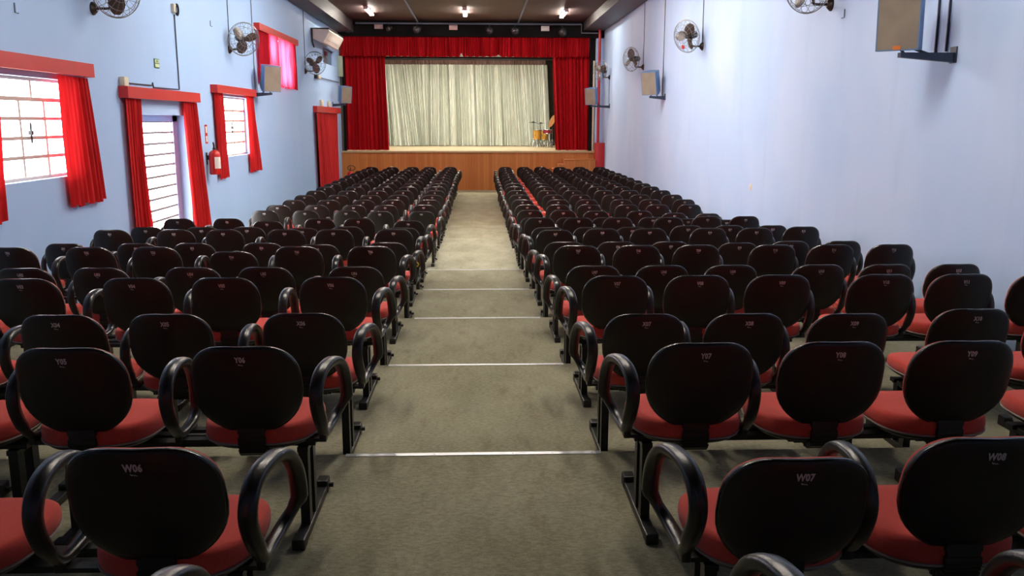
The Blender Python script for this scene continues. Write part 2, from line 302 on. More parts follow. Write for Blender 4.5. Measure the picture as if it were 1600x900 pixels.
def link(name, me, parent=None, loc=(0,0,0)):
    o = bpy.data.objects.new(name, me); C.objects.link(o); o.location = loc
    if parent: o.parent = parent
    return o
def obj(name, mb, m, parent=None, loc=(0,0,0), smooth=True, ang=40):
    return link(name, mb.mesh(name, m, smooth, ang), parent, loc)
def tag(o, label, cat, group=None):
    o['label'] = label; o['category'] = cat
    if group: o['group'] = group
    return o
def thing(name, label, cat, loc=(0,0,0), rotz=0, group=None):
    o = bpy.data.objects.new(name, None); C.objects.link(o); o.location = loc; o.rotation_euler = (0, 0, rotz)
    o.empty_display_size = .1
    return tag(o, label, cat, group)
def struct(name, mb, m, parent=None, smooth=False):
    o = obj(name, mb, m, parent, smooth=smooth)
    if parent is None: o['kind'] = 'structure'
    return o
ROWS = [
    ('A', 26.102, 0, {2: (-3.119, 0), 3: (-2.518, 0), 4: (-1.917, 0), 5: (-1.421, 0), 6: (-0.802, 0), 7: (0.828, 0), 8: (1.389, 0), 9: (1.865, 0), 10: (2.456, 0), 11: (3.039, 0), 12: (3.646, 0)}),
    ('B', 25.073, 0, {2: (-3.115, 0), 3: (-2.529, 0), 4: (-1.932, 0), 5: (-1.433, 0), 6: (-0.816, 0), 7: (0.807, 0), 8: (1.412, 0), 9: (1.900, 0), 10: (2.525, 0), 11: (3.022, 0), 12: (3.623, 0)}),
    ('C', 24.071, 0, {2: (-3.156, 0), 3: (-2.551, 0), 4: (-1.953, 0), 5: (-1.457, 0), 6: (-0.840, 0), 7: (0.789, 0), 8: (1.394, 0), 9: (1.882, 0), 10: (2.493, 0), 11: (3.004, 0), 12: (3.619, 0)}),
    ('D', 23.003, 0, {2: (-3.145, 0), 3: (-2.540, 0), 4: (-1.942, 0), 5: (-1.433, 0), 6: (-0.842, 0), 7: (0.805, 0), 8: (1.410, 0), 9: (1.909, 0), 10: (2.512, 0), 11: (3.007, 0), 12: (3.636, 0)}),
    ('E', 22.092, 0, {2: (-3.156, 0), 3: (-2.551, 0), 4: (-1.953, 0), 5: (-1.457, 0), 6: (-0.840, 0), 7: (0.789, 0), 8: (1.394, 0), 9: (1.882, 0), 10: (2.493, 0), 11: (3.004, 0), 12: (3.619, 0)}),
    ('F', 21.117, 0, {2: (-3.131, 0), 3: (-2.528, 0), 4: (-1.929, 0), 5: (-1.432, 0), 6: (-0.820, 0), 7: (0.786, 0), 8: (1.411, 0), 9: (1.902, 0), 10: (2.507, 0), 11: (3.007, 0), 12: (3.621, 0)}),
    ('G', 20.086, 0, {2: (-3.137, 0), 3: (-2.532, 0), 4: (-1.916, 0), 5: (-1.447, 0), 6: (-0.828, 0), 7: (0.798, 0), 8: (1.401, 0), 9: (1.887, 0), 10: (2.499, 0), 11: (3.028, 0), 12: (3.624, 0)}),
    ('H', 19.122, 0, {2: (-3.143, 0), 3: (-2.528, 0), 4: (-1.934, 0), 5: (-1.448, 0), 6: (-0.838, 0), 7: (0.795, 0), 8: (1.393, 0), 9: (1.888, 0), 10: (2.504, 0), 11: (3.010, 0), 12: (3.625, 0)}),
    ('I', 18.177, 0, {2: (-3.140, 0), 3: (-2.524, 0), 4: (-1.932, 0), 5: (-1.443, 0), 6: (-0.851, 0), 7: (0.770, 0), 8: (1.389, 0), 9: (1.887, 0), 10: (2.498, 0), 11: (3.010, 0), 12: (3.619, 0)}),
    ('J', 17.161, 0, {2: (-3.149, 0), 3: (-2.532, 0), 4: (-1.950, 0), 5: (-1.449, 0), 6: (-0.832, 0), 7: (0.777, 0), 8: (1.391, 0), 9: (1.861, 0), 10: (2.503, 0), 11: (2.994, 0), 12: (3.630, 0)}),
    ('K', 16.122, 0, {2: (-3.160, 0), 3: (-2.557, 0), 4: (-1.962, 0), 5: (-1.456, 0), 6: (-0.830, 0), 7: (0.777, 0), 8: (1.413, 0), 9: (1.892, 0), 10: (2.508, 0), 11: (3.020, 0), 12: (3.622, 0)}),
    ('L', 15.118, 0, {2: (-3.159, 0), 3: (-2.564, 0), 4: (-1.959, 0), 5: (-1.467, 0), 6: (-0.847, 0), 7: (0.779, 0), 8: (1.396, 0), 9: (1.906, 0), 10: (2.513, 0), 11: (3.012, 0), 12: (3.611, 0)}),
    ('M', 14.177, 0, {2: (-3.216, 0), 3: (-2.604, 0), 4: (-2.001, 0), 5: (-1.490, 0), 6: (-0.872, 0), 7: (0.809, 0), 8: (1.316, 0), 9: (1.823, 0), 10: (2.462, 0), 11: (2.938, 0), 12: (3.479, 0)}),
    ('N', 13.167, 0, {2: (-3.186, 0.015), 3: (-2.584, 0.015), 4: (-1.969, 0.013), 5: (-1.473, 0), 6: (-0.845, 0), 7: (0.794, 0.014), 8: (1.296, 0.013), 9: (1.802, 0), 10: (2.470, 0), 11: (2.998, -0.034), 12: (3.520, -0.043)}),
    ('O', 12.264, 0, {7: (0.800, 0), 8: (1.302, 0), 9: (1.815, 0), 10: (2.484, 0), 11: (2.993, -0.022), 12: (3.541, -0.037)}),
    ('P', 11.271, 1, {1: (-3.825, 0), 2: (-3.199, 0), 3: (-2.702, -0.032), 4: (-2.033, 0), 5: (-1.538, 0), 6: (-0.894, -0.033), 7: (0.819, 0), 8: (1.303, 0), 9: (1.830, 0), 10: (2.501, 0), 11: (3.003, 0.015), 12: (3.506, 0.014)}),
    ('Q', 10.238, 1, {1: (-3.847, 0.015), 2: (-3.210, 0.015), 3: (-2.687, 0.014), 4: (-2.051, 0), 5: (-1.538, 0.015), 6: (-0.886, 0), 7: (0.834, 0), 8: (1.335, 0), 9: (1.825, 0), 10: (2.502, 0.015), 11: (2.998, 0.015), 12: (3.515, 0.015)}),
    ('R', 9.249, 2, {1: (-3.847, 0), 2: (-3.187, 0), 3: (-2.676, 0), 4: (-2.035, 0), 5: (-1.525, 0), 6: (-0.892, 0), 7: (0.831, -0.013), 8: (1.332, 0), 9: (1.843, 0), 10: (2.494, 0), 11: (3.003, 0), 12: (3.513, 0.013)}),
    ('S', 8.196, 2, {1: (-3.843, 0), 2: (-3.181, 0), 3: (-2.663, 0), 4: (-2.024, 0), 5: (-1.506, -0.016), 6: (-0.863, 0), 7: (0.836, 0), 8: (1.324, 0), 9: (1.840, 0), 10: (2.502, -0.013), 11: (3.005, 0), 12: (3.513, 0)}),
    ('T', 7.214, 3, {1: (-3.831, 0), 2: (-3.200, 0), 3: (-2.663, 0), 4: (-2.031, -0.04), 5: (-1.494, 0), 6: (-0.889, 0), 7: (0.838, 0), 8: (1.345, 0), 9: (1.854, 0), 10: (2.515, 0), 11: (3.003, 0), 12: (3.527, 0)}),
    ('U', 6.171, 3, {1: (-3.843, 0), 2: (-3.205, 0), 3: (-2.675, 0), 4: (-2.030, 0), 5: (-1.519, 0), 6: (-0.879, 0), 7: (0.840, 0), 8: (1.341, 0), 9: (1.841, 0), 10: (2.505, 0), 11: (2.983, 0), 12: (3.512, 0)}),
    ('V', 5.160, 4, {2: (-3.206, 0), 3: (-2.687, 0), 4: (-2.042, 0), 5: (-1.518, 0), 6: (-0.877, 0), 7: (0.839, 0), 8: (1.346, 0), 9: (1.846, 0), 10: (2.492, 0), 11: (2.991, 0), 12: (3.514, 0)}),
    ('X', 4.161, 4, {3: (-2.667, 0), 4: (-2.019, 0), 5: (-1.504, 0), 6: (-0.856, 0), 7: (0.827, -0.015), 8: (1.337, -0.016), 9: (1.865, -0.02), 10: (2.488, 0), 11: (2.994, 0)}),
    ('Y', 3.125, 5, {4: (-2.029, 0), 5: (-1.507, 0), 6: (-0.869, 0), 7: (0.847, 0), 8: (1.358, 0), 9: (1.857, 0), 10: (2.508, 0)}),
    ('W', 2.115, 5, {5: (-1.509, 0), 6: (-0.869, 0), 7: (0.857, -0.05), 8: (1.340, 0), 9: (1.860, 0)}),
]

# ------------------------------------------------------------------ the room
FLOORZ = [(-9e9, 2.22, 6), (2.22, 4.265, 5), (4.265, 6.307, 4), (6.307, 8.346, 3), (8.346, 10.367, 2), (10.367, 12.395, 1), (12.395, 9e9, 0)]
def floor_z(y):
    for a, b, k in FLOORZ:
        if a <= y < b: return k*STEP
mb = MB()
prof = [(YB-.2, -.3), (YB-.2, 6*STEP)]
for a, b, k in FLOORZ[:-1]: prof += [(b, k*STEP), (b, (k-1)*STEP)]
prof += [(YS+.1, 0), (YS+.1, -.3)]
mb.prism(prof, 'x', XL-.2, XR+.2)
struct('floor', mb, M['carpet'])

def wall_cells(x0, x1, y0, y1, z0, z1, holes):
    mb = MB()
    ys = sorted({y0, y1} | {h[i] for h in holes for i in (0, 1)}); zs = sorted({z0, z1} | {h[i] for h in holes for i in (2, 3)})
    for a, b in zip(ys, ys[1:]):
        run = None
        for c, d in zip(zs, zs[1:]):
            inside = any(h[0] < (a+b)/2 < h[1] and h[2] < (c+d)/2 < h[3] for h in holes)
            if inside:
                if run: mb.box(x0, x1, a, b, *run); run = None
            else: run = (run[0], d) if run else (c, d)
        if run: mb.box(x0, x1, a, b, *run)
    return mb
W1 = (7.86, 9.86, 1.62, 2.62); D1 = (11.62, 13.5, 0, 2.28); W2 = (15.35, 17.2, 1.58, 2.62)
W3 = (18.95, 21.3, 3.0, 3.93); D2 = (24.2, 27.6, 0, 2.4); W4 = (25.7, 27.9, 3.83, 4.28)
struct('wall_left', wall_cells(XL-.2, XL, YB, YS+7.4, -.2, ZC+.1, [W1, D1, W2, W3, D2, W4]), M['wall_l'])
struct('wall_right', MB().box(XR, XR+.2, YB, YS+7.4, -.2, ZC+.1), M['wall_r'])
struct('wall_back', MB().box(XL-.2, XR+.2, YB-.2, YB, 0, ZC+.1), M['wall_b'])
struct('ceiling', MB().box(XL-.2, XR+.2, YB-.2, YS+.2, ZC, ZC+.15), M['ceil'])
o = struct('trim_soffit_left', MB().box(XL, -3.86, YB, YS, 4.93, ZC), M['soffit']); o['label'] = 'dark boxed soffit along the top of the left wall'
o = struct('trim_soffit_right', MB().box(3.38, XR, YB, YS, 5.02, ZC), M['soffit']); o['label'] = 'dark boxed soffit along the top of the right wall'
# front wall over and beside the stage opening
mb = MB(); mb.box(XL, XR, YS, YS+.15, 4.82, ZC); mb.box(XL, -4.22, YS+.22, YS+.35, STAGE, 4.82); mb.box(3.62, 3.8, YS+.22, YS+.35, STAGE, 4.82)
struct('wall_front', mb, M['header'])
struct('trim_stage_side', MB().box(3.8, XR, YS-.02, YS+.15, STAGE, 4.78), M['wall_r'])
# stage
mb = MB(); mb.box(XL, XR, YS, YS+.06, 0, STAGE-.05)
mb.box(-3.95, -3.15, YS-.012, YS, 1.03, 1.05)
o = struct('wall_stage_front', mb, M['wood']); o['label'] = 'orange brown boarded front of the stage'
o = struct('floor_stage', MB().box(XL, XR, YS-.03, YS+7.2, STAGE-.05, STAGE), M['stage_floor'])
mb = MB(); mb.box(XL, XR, YS+7.0, YS+7.2, STAGE, ZC); mb.box(XL, XL+.06, YS+.15, YS+7, STAGE, ZC); mb.box(XR-.06, XR, YS+.15, YS+7, STAGE, ZC)
struct('wall_stage', mb, M['dark_stage'])
struct('ceiling_stage', MB().box(XL, XR, YS+.26, YS+7.2, 4.74, 4.85), M['stage_ceiling'])
struct('trim_stage_beam', MB().box(-4.25, 3.9, YS+5.2, YS+5.35, 4.575, 4.74), M['stage_ceiling'])

# stairs at the right end of the stage front
mb = MB(); prof = [(3.755, 0), (1.55, 0)]
for i, x0 in enumerate((1.55, 1.75, 1.95, 2.16, 2.367, 2.57, 2.773)): prof += [(x0, .142*i), (x0, .142*(i+1))]
prof = prof[:1]+prof[2:]+[(3.755, .994+.142)]
for i, x0 in enumerate((1.55, 1.75, 1.95, 2.16, 2.367, 2.57, 2.773)): mb.box(x0, (1.55, 1.75, 1.95, 2.16, 2.367, 2.57, 2.773, 3.755)[i+1], YS-.62, YS-.001, 0, .142*(i+1))
for i, x0 in enumerate((1.55, 1.75, 1.95, 2.16, 2.367, 2.57, 2.773)): mb.box(x0-.012, (1.55, 1.75, 1.95, 2.16, 2.367, 2.57, 2.773, 3.755)[i+1]-.012*(i < 6), YS-.632, YS-.001, .142*(i+1), .142*(i+1)+.016)
st = tag(obj('stage_steps', mb, M['wood'], smooth=False), 'orange brown boarded steps rising to the right against the stage front', 'steps')
bx = MB().box(3.76, 4.04, YS-.58, YS-.18, 0, 1.53, .01)
tag(obj('pipe_casing', bx, M['redpipe']), 'tall red box against right wall at the foot of the red pipe', 'casing')
tag(obj('riser_pipe', MB().tube([(3.86, YS-.3, 1.53), (3.86, YS-.3, 5.02)], .045, 12), M['redpipe']), 'red vertical pipe in the corner right of the stage', 'pipe')
tag(obj('wooden_pole', MB().box(3.71, 3.76, YS, YS+.05, STAGE, 4.1, .005), M['cream']), 'slim cream pole standing right of the red stage curtain', 'pole')
tag(obj('electrical_cabinet', MB().box(XL, -4.21, YS-.2, YS, 3.57, 4.2, .01), M['grey_green']), 'narrow grey green cabinet beside the left end of the red stage valance', 'cabinet')

# ------------------------------------------------------------------ windows and doors
def window(name, hole, vs, hs, tops, zt, pane_m, frame_m, label, latch=None):
    y0, y1, z0, z1 = hole; xg = XL-.12
    r = bpy.data.objects.new(name, None); C.objects.link(r); r['kind'] = 'structure'; r['label'] = label
    fr = MB(); t = .034
    for a, b, c, d in ((y0, y1, z0, z0+.03), (y0, y1, z1-.03, z1), (y0, y0+.03, z0, z1), (y1-.03, y1, z0, z1)): fr.box(xg-.025, xg+.025, a, b, c, d)
    for y in vs: fr.box(xg-.015, xg+.015, y-t/2, y+t/2, z0, zt)
    for y in tops: fr.box(xg-.015, xg+.015, y-t/2, y+t/2, zt, z1)
    for z in hs: fr.box(xg-.014, xg+.014, y0, y1, z-t/2, z+t/2)
    fr.box(xg-.025, xg+.025, y0, y1, zt-.02, zt+.02)
    link('window_frame', fr.mesh('window_frame', frame_m, False), r)
    link('window_pane', MB().box(xg-.006, xg+.002, y0, y1, z0, z1).mesh('window_pane', pane_m, False), r)
    if latch:
        y, z = latch
        link('window_latch', MB().tube([(xg+.03, y, z-.1), (xg+.03, y, z+.1)], .01, 8).box(xg+.01, xg+.045, y-.02, y+.02, z-.02, z+.02).mesh('window_latch', M['steel']), r)
    return r
window('window_1', W1, (8.36, 8.86, 9.36), (1.84, 2.03, 2.22), (8.42, 9.12), 2.41, M['pane'], M['window_frame'], 'large bright paned window between short red curtains, nearest the camera', (9.02, 2.08))
window('window_2', W2, (15.9, 16.47, 17.08), (1.81, 2.0, 2.2), (15.9, 16.47), 2.38, M['pane'], M['window_frame'], 'small bright paned window between red curtains beyond the door', (16.3, 2.08))
window('window_3', W3, (19.7, 20.5), (3.45,), (), 3.9, M['pane_high'], M['window_frame'], 'high glowing window behind closed red curtain')
window('window_4', W4, (26.5,), (), (), 4.26, M['dark_glass'], M['door_frame'], 'small dark window below the air conditioner')

y0, y1, z0, z1 = D1; xg = XL-.17
r = bpy.data.objects.new('door_1', None); C.objects.link(r); r['kind'] = 'structure'; r['label'] = 'bright louvred glass door in a deep recess between red curtains'
fr = MB()
for a, b, c, d in ((y0, y0+.14, 0, z1), (y1-.2, y1, 0, z1), (y0, y1, z1-.09, z1), (y0, y1, 0, .12)): fr.box(xg-.03, xg+.03, a, b, c, d)
link('door_frame', fr.mesh('door_frame', M['door_frame'], False), r)
br = MB(); z = .2
while z < 2.2: br.box(xg-.012, xg+.02, y0+.1, y1-.15, z-.016, z+.016); z += .153
link('door_bars', br.mesh('door_bars', mat('louvre edge', '#8d8a90', .5), False), r)
link('door_pane', MB().box(xg-.01, xg-.004, y0+.1, y1-.15, .1, z1-.05).mesh('door_pane', M['pane_door'], False), r)
y0, y1, z0, z1 = D2
r = bpy.data.objects.new('door_2', None); C.objects.link(r); r['kind'] = 'structure'; r['label'] = 'dark doorway behind the closed red curtains by the stage'
link('door_leaf', MB().box(XL-.19, XL-.15, y0, y1, 0, z1).mesh('door_leaf', M['dark'], False), r)

# ------------------------------------------------------------------ curtains
def curtain_mesh(axis, plane, t0, t1, b0, b1, zt, zb, n, depth, nu, nv, seed, m, sway=0., flare=.25, hem=.012, sign=1, notch=None, sweep=None):
    rnd = random.Random(seed); ph = [rnd.uniform(0, 6.28) for _ in range(6)]
    vs = []
    for j in range(nv+1):
        v = j/nv
        for i in range(nu+1):
            u = i/nu
            w = u+.012*math.sin(2*PI*(n*.31)*u+ph[0])+.006*math.sin(2*PI*(n*.73)*u+ph[1])
            pos = (t0+(t1-t0)*u)*(1-v)+(b0+(b1-b0)*u)*v
            if sweep: pos += sweep(u, v)
            pos += sway*v*math.sin(2*PI*1.7*u+ph[2])
            amp = depth*(1-flare+flare*v)*(.75+.25*math.sin(2*PI*n*.19*u+ph[3]))
            off = amp*(math.sin(2*PI*n*w+.5*math.sin(3*v+ph[4]+9*u))+.3*math.sin(2*PI*n*2.1*w+ph[5]+1.5*v))
            z = zt+(zb-zt)*v
            if j == nv: z += hem*math.sin(2*PI*n*.5*u+ph[1])+hem*.6*math.sin(2*PI*2.3*u+ph[0])
            if notch and j >= nv-1:
                for c, wd, h in notch:
                    if abs(u-c) < wd: z += h*(1-abs(u-c)/wd)*(1 if j == nv else .3)
            vs.append((plane+sign*off, pos, z) if axis == 'y' else (pos, plane+sign*off, z))
    fs = [(j*(nu+1)+i, j*(nu+1)+i+1, (j+1)*(nu+1)+i+1, (j+1)*(nu+1)+i) for j in range(nv) for i in range(nu)]
    me = bpy.data.meshes.new('cloth'); me.from_pydata(vs, [], fs)
    bm = bmesh.new(); bm.from_mesh(me)
    for f in bm.faces: f.smooth = True
    bm.to_mesh(me); bm.free(); me.materials.append(m); return me
def curtain(label, m, *a, group='red curtains on the left wall', **k):
    o = link('curtain', curtain_mesh(*a, m=m, **k)); return tag(o, label, 'curtain', group)
K = dict(depth=.028, nv=14)
PX = XL+.058
curtain('short red curtain at the right of the window nearest the camera', M['curt'], 'y', PX, 9.36, 10.06, 9.42, 10.28, 2.66, 1.30, n=7, nu=110, seed=1, **K)
curtain('short red curtain cut by the left photo edge, beside nearest window', M['curt'], 'y', PX, 7.62, 8.2, 7.45, 8.14, 2.66, 1.30, n=7, nu=110, seed=2, **K)
curtain('long red curtain pulled aside at the left of the bright door', M['curt'], 'y', PX, 11.08, 11.60, 11.05, 11.86, 2.47, .06, n=6, nu=110, seed=3, depth=.03, nv=22, sweep=lambda u, v: -.14*math.sin(PI*v)*u+.05*v)
curtain('long red curtain at the right of the bright door by extinguisher', M['curt'], 'y', PX, 13.22, 13.82, 13.42, 14.32, 2.47, .06, n=7, nu=110, seed=4, depth=.03, nv=20)
curtain('short red curtain at the left of the small window beyond the door', M['curt'], 'y', PX, 14.84, 15.28, 14.88, 15.42, 2.66, 1.25, n=6, nu=90, seed=5, **K)
curtain('short red curtain at the right of the small window beyond the door', M['curt'], 'y', PX, 16.85, 17.32, 16.92, 17.72, 2.66, 1.25, n=6, nu=90, seed=6, **K)
hc = curtain('closed red curtain glowing before the high window', M['curt_glow'], 'y', PX, 17.95, 19.72, 17.98, 19.78, 3.97, 2.94, n=13, nu=170, seed=7, **K)
hc = curtain('right half of the glowing red curtain before the high window', M['curt_glow'], 'y', PX, 19.84, 21.5, 19.82, 21.62, 3.97, 2.94, n=12, nu=170, seed=17, **K)
curtain('left one of two long red curtains closing the doorway by the stage', M['curt'], 'y', XL+.094, 23.8, 25.1, 24.0, 26.5, 2.42, .06, n=8, nu=130, seed=8, depth=.017, nv=18)
curtain('right one of two long red curtains closing the doorway by the stage', M['curt'], 'y', XL+.03, 25.25, 27.75, 25.6, 27.75, 2.42, .06, n=11, nu=130, seed=9, depth=.018, nv=18)
def valance(label, y0, y1, z0, z1):
    mb = MB(); d = .115; t = .018
    mb.box(XL+d-t, XL+d, y0, y1, z0, z1); mb.box(XL, XL+d-t, y0, y0+t, z0, z1); mb.box(XL, XL+d-t, y1-t, y1, z0, z1); mb.box(XL, XL+d-t, y0+t, y1-t, z1-t, z1)
    tag(obj('curtain_pelmet', mb, M['red'], smooth=False), label, 'pelmet', 'red pelmet boxes on the left wall')
valance('red wooden pelmet over the window nearest the camera', 7.56, 10.13, 2.67, 2.815)
valance('red wooden pelmet over the bright louvred door', 11.04, 13.87, 2.475, 2.615)
valance('red wooden pelmet over the small window beyond the door', 14.79, 17.37, 2.655, 2.785)
valance('red wooden pelmet over the high glowing window', 17.88, 21.65, 3.95, 4.085)
valance('red wooden pelmet over the doorway next to the stage', 23.84, 27.9, 2.43, 2.595)
# stage curtains
def stage_curtain(name, label, m, *a, **k):
    return tag(link(name, curtain_mesh('x', *a, m=m, **k)), label, 'curtain')
stage_curtain('stage_curtain', 'tall red velvet curtain hanging at the left side of the stage', M['curt_stage'], YS+.32, -4.24, -2.93, -4.24, -2.86, 4.5, STAGE+.02, n=11, depth=.07, nu=230, nv=20, seed=21, hem=.004)
stage_curtain('stage_curtain', 'tall red velvet curtain hanging at the right side of the stage', M['curt_stage'], YS+.32, 2.42, 3.66, 2.56, 3.7, 4.5, STAGE+.02, n=10, depth=.07, nu=220, nv=20, seed=22, hem=.004)
stage_curtain('stage_valance', 'gathered red velvet valance across the top of the stage opening', M['curt_stage'], YS+.16, -4.33, 3.6, -4.33, 3.6, 4.90, 4.215, n=76, depth=.045, nu=1300, nv=8, seed=23, hem=.012, flare=.5, notch=[(.485, .008, .12), (.63, .012, .05), (.634, .004, .03)])
def lean(u, v):
    return v*(.30*math.exp(-((u-.12)/.10)**2)+.10*math.exp(-((u-.86)/.07)**2)-.12*math.exp(-((u-.30)/.06)**2))+.02*v*v*math.sin(41*u)*math.sin(17*u)
wc = stage_curtain('backdrop_curtain', 'pleated off white curtain filling the back of the stage', M['curt_white'], YS+5.95, -3.58, 2.71, -3.55, 2.86, 4.33, STAGE+.015, n=60, depth=.075, nu=1300, nv=26, seed=24, hem=.005, sweep=lean)
link('heading_band', curtain_mesh('x', YS+5.93, -3.58, 2.64, -3.58, 2.64, 4.49, 4.33, n=58, depth=.03, nu=700, nv=2, seed=25, m=M['brown_band']), wc)
link('curtain_rail', MB().box(-4.2, 3.9, YS+5.9, YS+5.96, 4.5, 4.6).mesh('curtain_rail', M['steel'], False), wc)

# aluminium nosings on the five steps of the aisle
for i, (y, k, xa, xb) in enumerate([(4.265, 5, -.68, .63), (6.307, 4, -.668, .635), (8.346, 3, -.62, .605), (10.367, 2, -.655, .615), (12.395, 1, -.72, .62)]):
    z = k*STEP; mb = MB().box(xa, xb, y-.032, y+.004, z, z+.004).box(xa, xb, y, y+.005, z-.022, z+.004)
    for q in range(7): mb.lathe([(.006, 0), (.006, .0025), (.003, .004)], (xa+.05+q*(xb-xa-.1)/6, y-.016, z+.003), seg=8)
    tag(obj('step_nosing', mb, M['alu'], smooth=False), ['bright aluminium nosing on the aisle step nearest the camera', 'aluminium nosing on the second aisle step from the camera',
        'aluminium nosing on the third aisle step from the camera', 'thin aluminium nosing on the fourth aisle step from the camera', 'thin aluminium nosing on the lowest, farthest aisle step'][i], 'step nosing', 'nosings on the aisle steps')

# ------------------------------------------------------------------ lettering
def text_mesh(txt, size, m, place, width=.78, bold=.0011):
    cu = bpy.data.curves.new('n', 'FONT'); cu.body = txt; cu.size = size; cu.align_x = 'CENTER'; cu.align_y = 'CENTER'; cu.resolution_u = 2; cu.offset = bold; cu.extrude = .0004
    ob = bpy.data.objects.new('n', cu); C.objects.link(ob)
    me = bpy.data.meshes.new_from_object(ob.evaluated_get(bpy.context.evaluated_depsgraph_get()))
    bpy.data.objects.remove(ob); bpy.data.curves.remove(cu)
    out = bpy.data.meshes.new('lettering'); out.from_pydata([place(v.co.x*width, v.co.y, v.co.z) for v in me.vertices], [], [tuple(p.vertices) for p in me.polygons])
    bpy.data.meshes.remove(me); out.materials.append(m); return out

# ------------------------------------------------------------------ fixtures on the walls
def unit(v): return Vector(v).normalized()
def wall_fan(loc, s, d, label, spin, badge=False):
    d = unit(d); t = thing('wall_fan', label, 'fan', loc, 0, 'wall fans')
    obj('base_plate', MB().lathe([(.075, 0), (.075, .012), (.06, .03), (.035, .055)], (0,0,0), (s,0,0), 20), M['fan'], t)
    arm = MB().tube([(s*.05,0,0), (s*.19,0,0), (s*.212,0,.015), (s*.215,0,.06), (s*.215,0,.155)], .016, 8)
    obj('arm', arm, M['fan'], t)
    P = Vector((s*.215, 0, .19))
    mo = MB().lathe([(.02,-.13), (.05,-.125), (.065,-.10), (.068,-.02), (.068,.01), (.05,.035), (.02,.045)], P, d, 18)
    obj('motor', mo, M['fan'], t)
    O = P+d*.12
    a = Vector((0,0,1)); u = d.cross(a).normalized(); v = u.cross(d)
    hub = MB().lathe([(.018,-.08), (.02,-.02), (.045,-.018), (.045,.02), (.03,.035)], O, d, 16); obj('hub', hub, M['fan'], t)
    for k in range(3):
        th = spin+2*PI*k/3; e = u*math.cos(th)+v*math.sin(th); f = d.cross(e)
        vs = []; n = 8
        for side in (1, -1):
            for i in range(n+1):
                q = i/n; rr = .035+.215*q; wd = .035+.055*math.sin(PI*min(1, q*.95+.08))**.7 if q < .98 else .03
                tw = math.radians(34-16*q)
                cdir = f*math.cos(tw)+d*math.sin(tw)
                for c in (-1, -.33, .33, 1):
                    cam_ = .012*(1-c*c)
                    vs.append(O+e*rr+cdir*(wd*c)+d*(cam_+.003*side))
        fs = []; m4 = (n+1)*4
        for i in range(n):
            for c in range(3):
                a0 = i*4+c; fs.append((a0, a0+1, a0+5, a0+4)); fs.append((m4+a0, m4+a0+4, m4+a0+5, m4+a0+1))
        for i in range(n):
            fs.append((i*4, i*4+4, m4+i*4+4, m4+i*4)); fs.append((i*4+3, m4+i*4+3, m4+i*4+7, i*4+7))
        fs.append((0, m4, m4+1, 1)); fs.append((1, m4+1, m4+2, 2)); fs.append((2, m4+2, m4+3, 3))
        q0 = n*4; fs += [(q0+c, q0+c+1, m4+q0+c+1, m4+q0+c) for c in range(3)]
        obj('blade', MB().add(vs, fs), M['fan_blade'], t)
    cg = MB(); R = .285; r = .0034
    def ring(rad, h, rr=r): cg.tube([O+d*h+u*(rad*math.cos(q*PI/18))+v*(rad*math.sin(q*PI/18)) for q in range(36)], rr, 5, closed=True)
    ring(R, 0, .006); ring(R*.97, .03); ring(R*.97, -.03); ring(R*.72, .085); ring(R*.4, .105); ring(R*.72, -.085); ring(.06, .112); ring(.08, -.1)
    for k in range(18):
        th = 2*PI*k/18; e = u*math.cos(th)+v*math.sin(th)
        cg.tube([O+e*.06+d*.112, O+e*R*.45+d*.104, O+e*R*.75+d*.082, O+e*R*.95+d*.035, O+e*R, O+e*R*.95-d*.035, O+e*R*.75-d*.082, O+e*R*.45-d*.1, O+e*.08-d*.1], r*.75, 4)
    obj('cage', cg, M['wire'], t)
    if badge: obj('badge', MB().lathe([(.036, 0), (.036, .008), (.03, .012)], O-v*.17+d*.115, d, 20), M['redpipe'], t)
    return t
wall_fan((XL, 10.5, 3.45), 1, (.75, -.62, -.12), 'black wall fan on left wall cut by the photo top edge', .5)
wall_fan((XL, 16.05, 3.435), 1, (.6, -.76, -.2), 'black wall fan on left wall beside the high glowing window', .75)
wall_fan((XL, 22.95, 3.44), 1, (.55, -.8, .0), 'brown wall fan on left wall under the air conditioner', .35)
wall_fan((XR, 10.25, 3.52), -1, (-.8, -.58, -.12), 'wall fan on right wall cut by the photo top edge', 1.2)
wall_fan((XR, 16.05, 3.53), -1, (-.8, -.56, -.2), 'wall fan with a red badge, large one high on right wall', 2.2, True)
wall_fan((XR, 21.7, 3.5), -1, (-.85, -.48, -.1), 'wall fan on right wall above the middle loudspeaker', 1.6)
wall_fan((XR, 27.2, 3.52), -1, (-.75, -.6, .1), 'farthest wall fan on right wall beside the red pipe', .6)

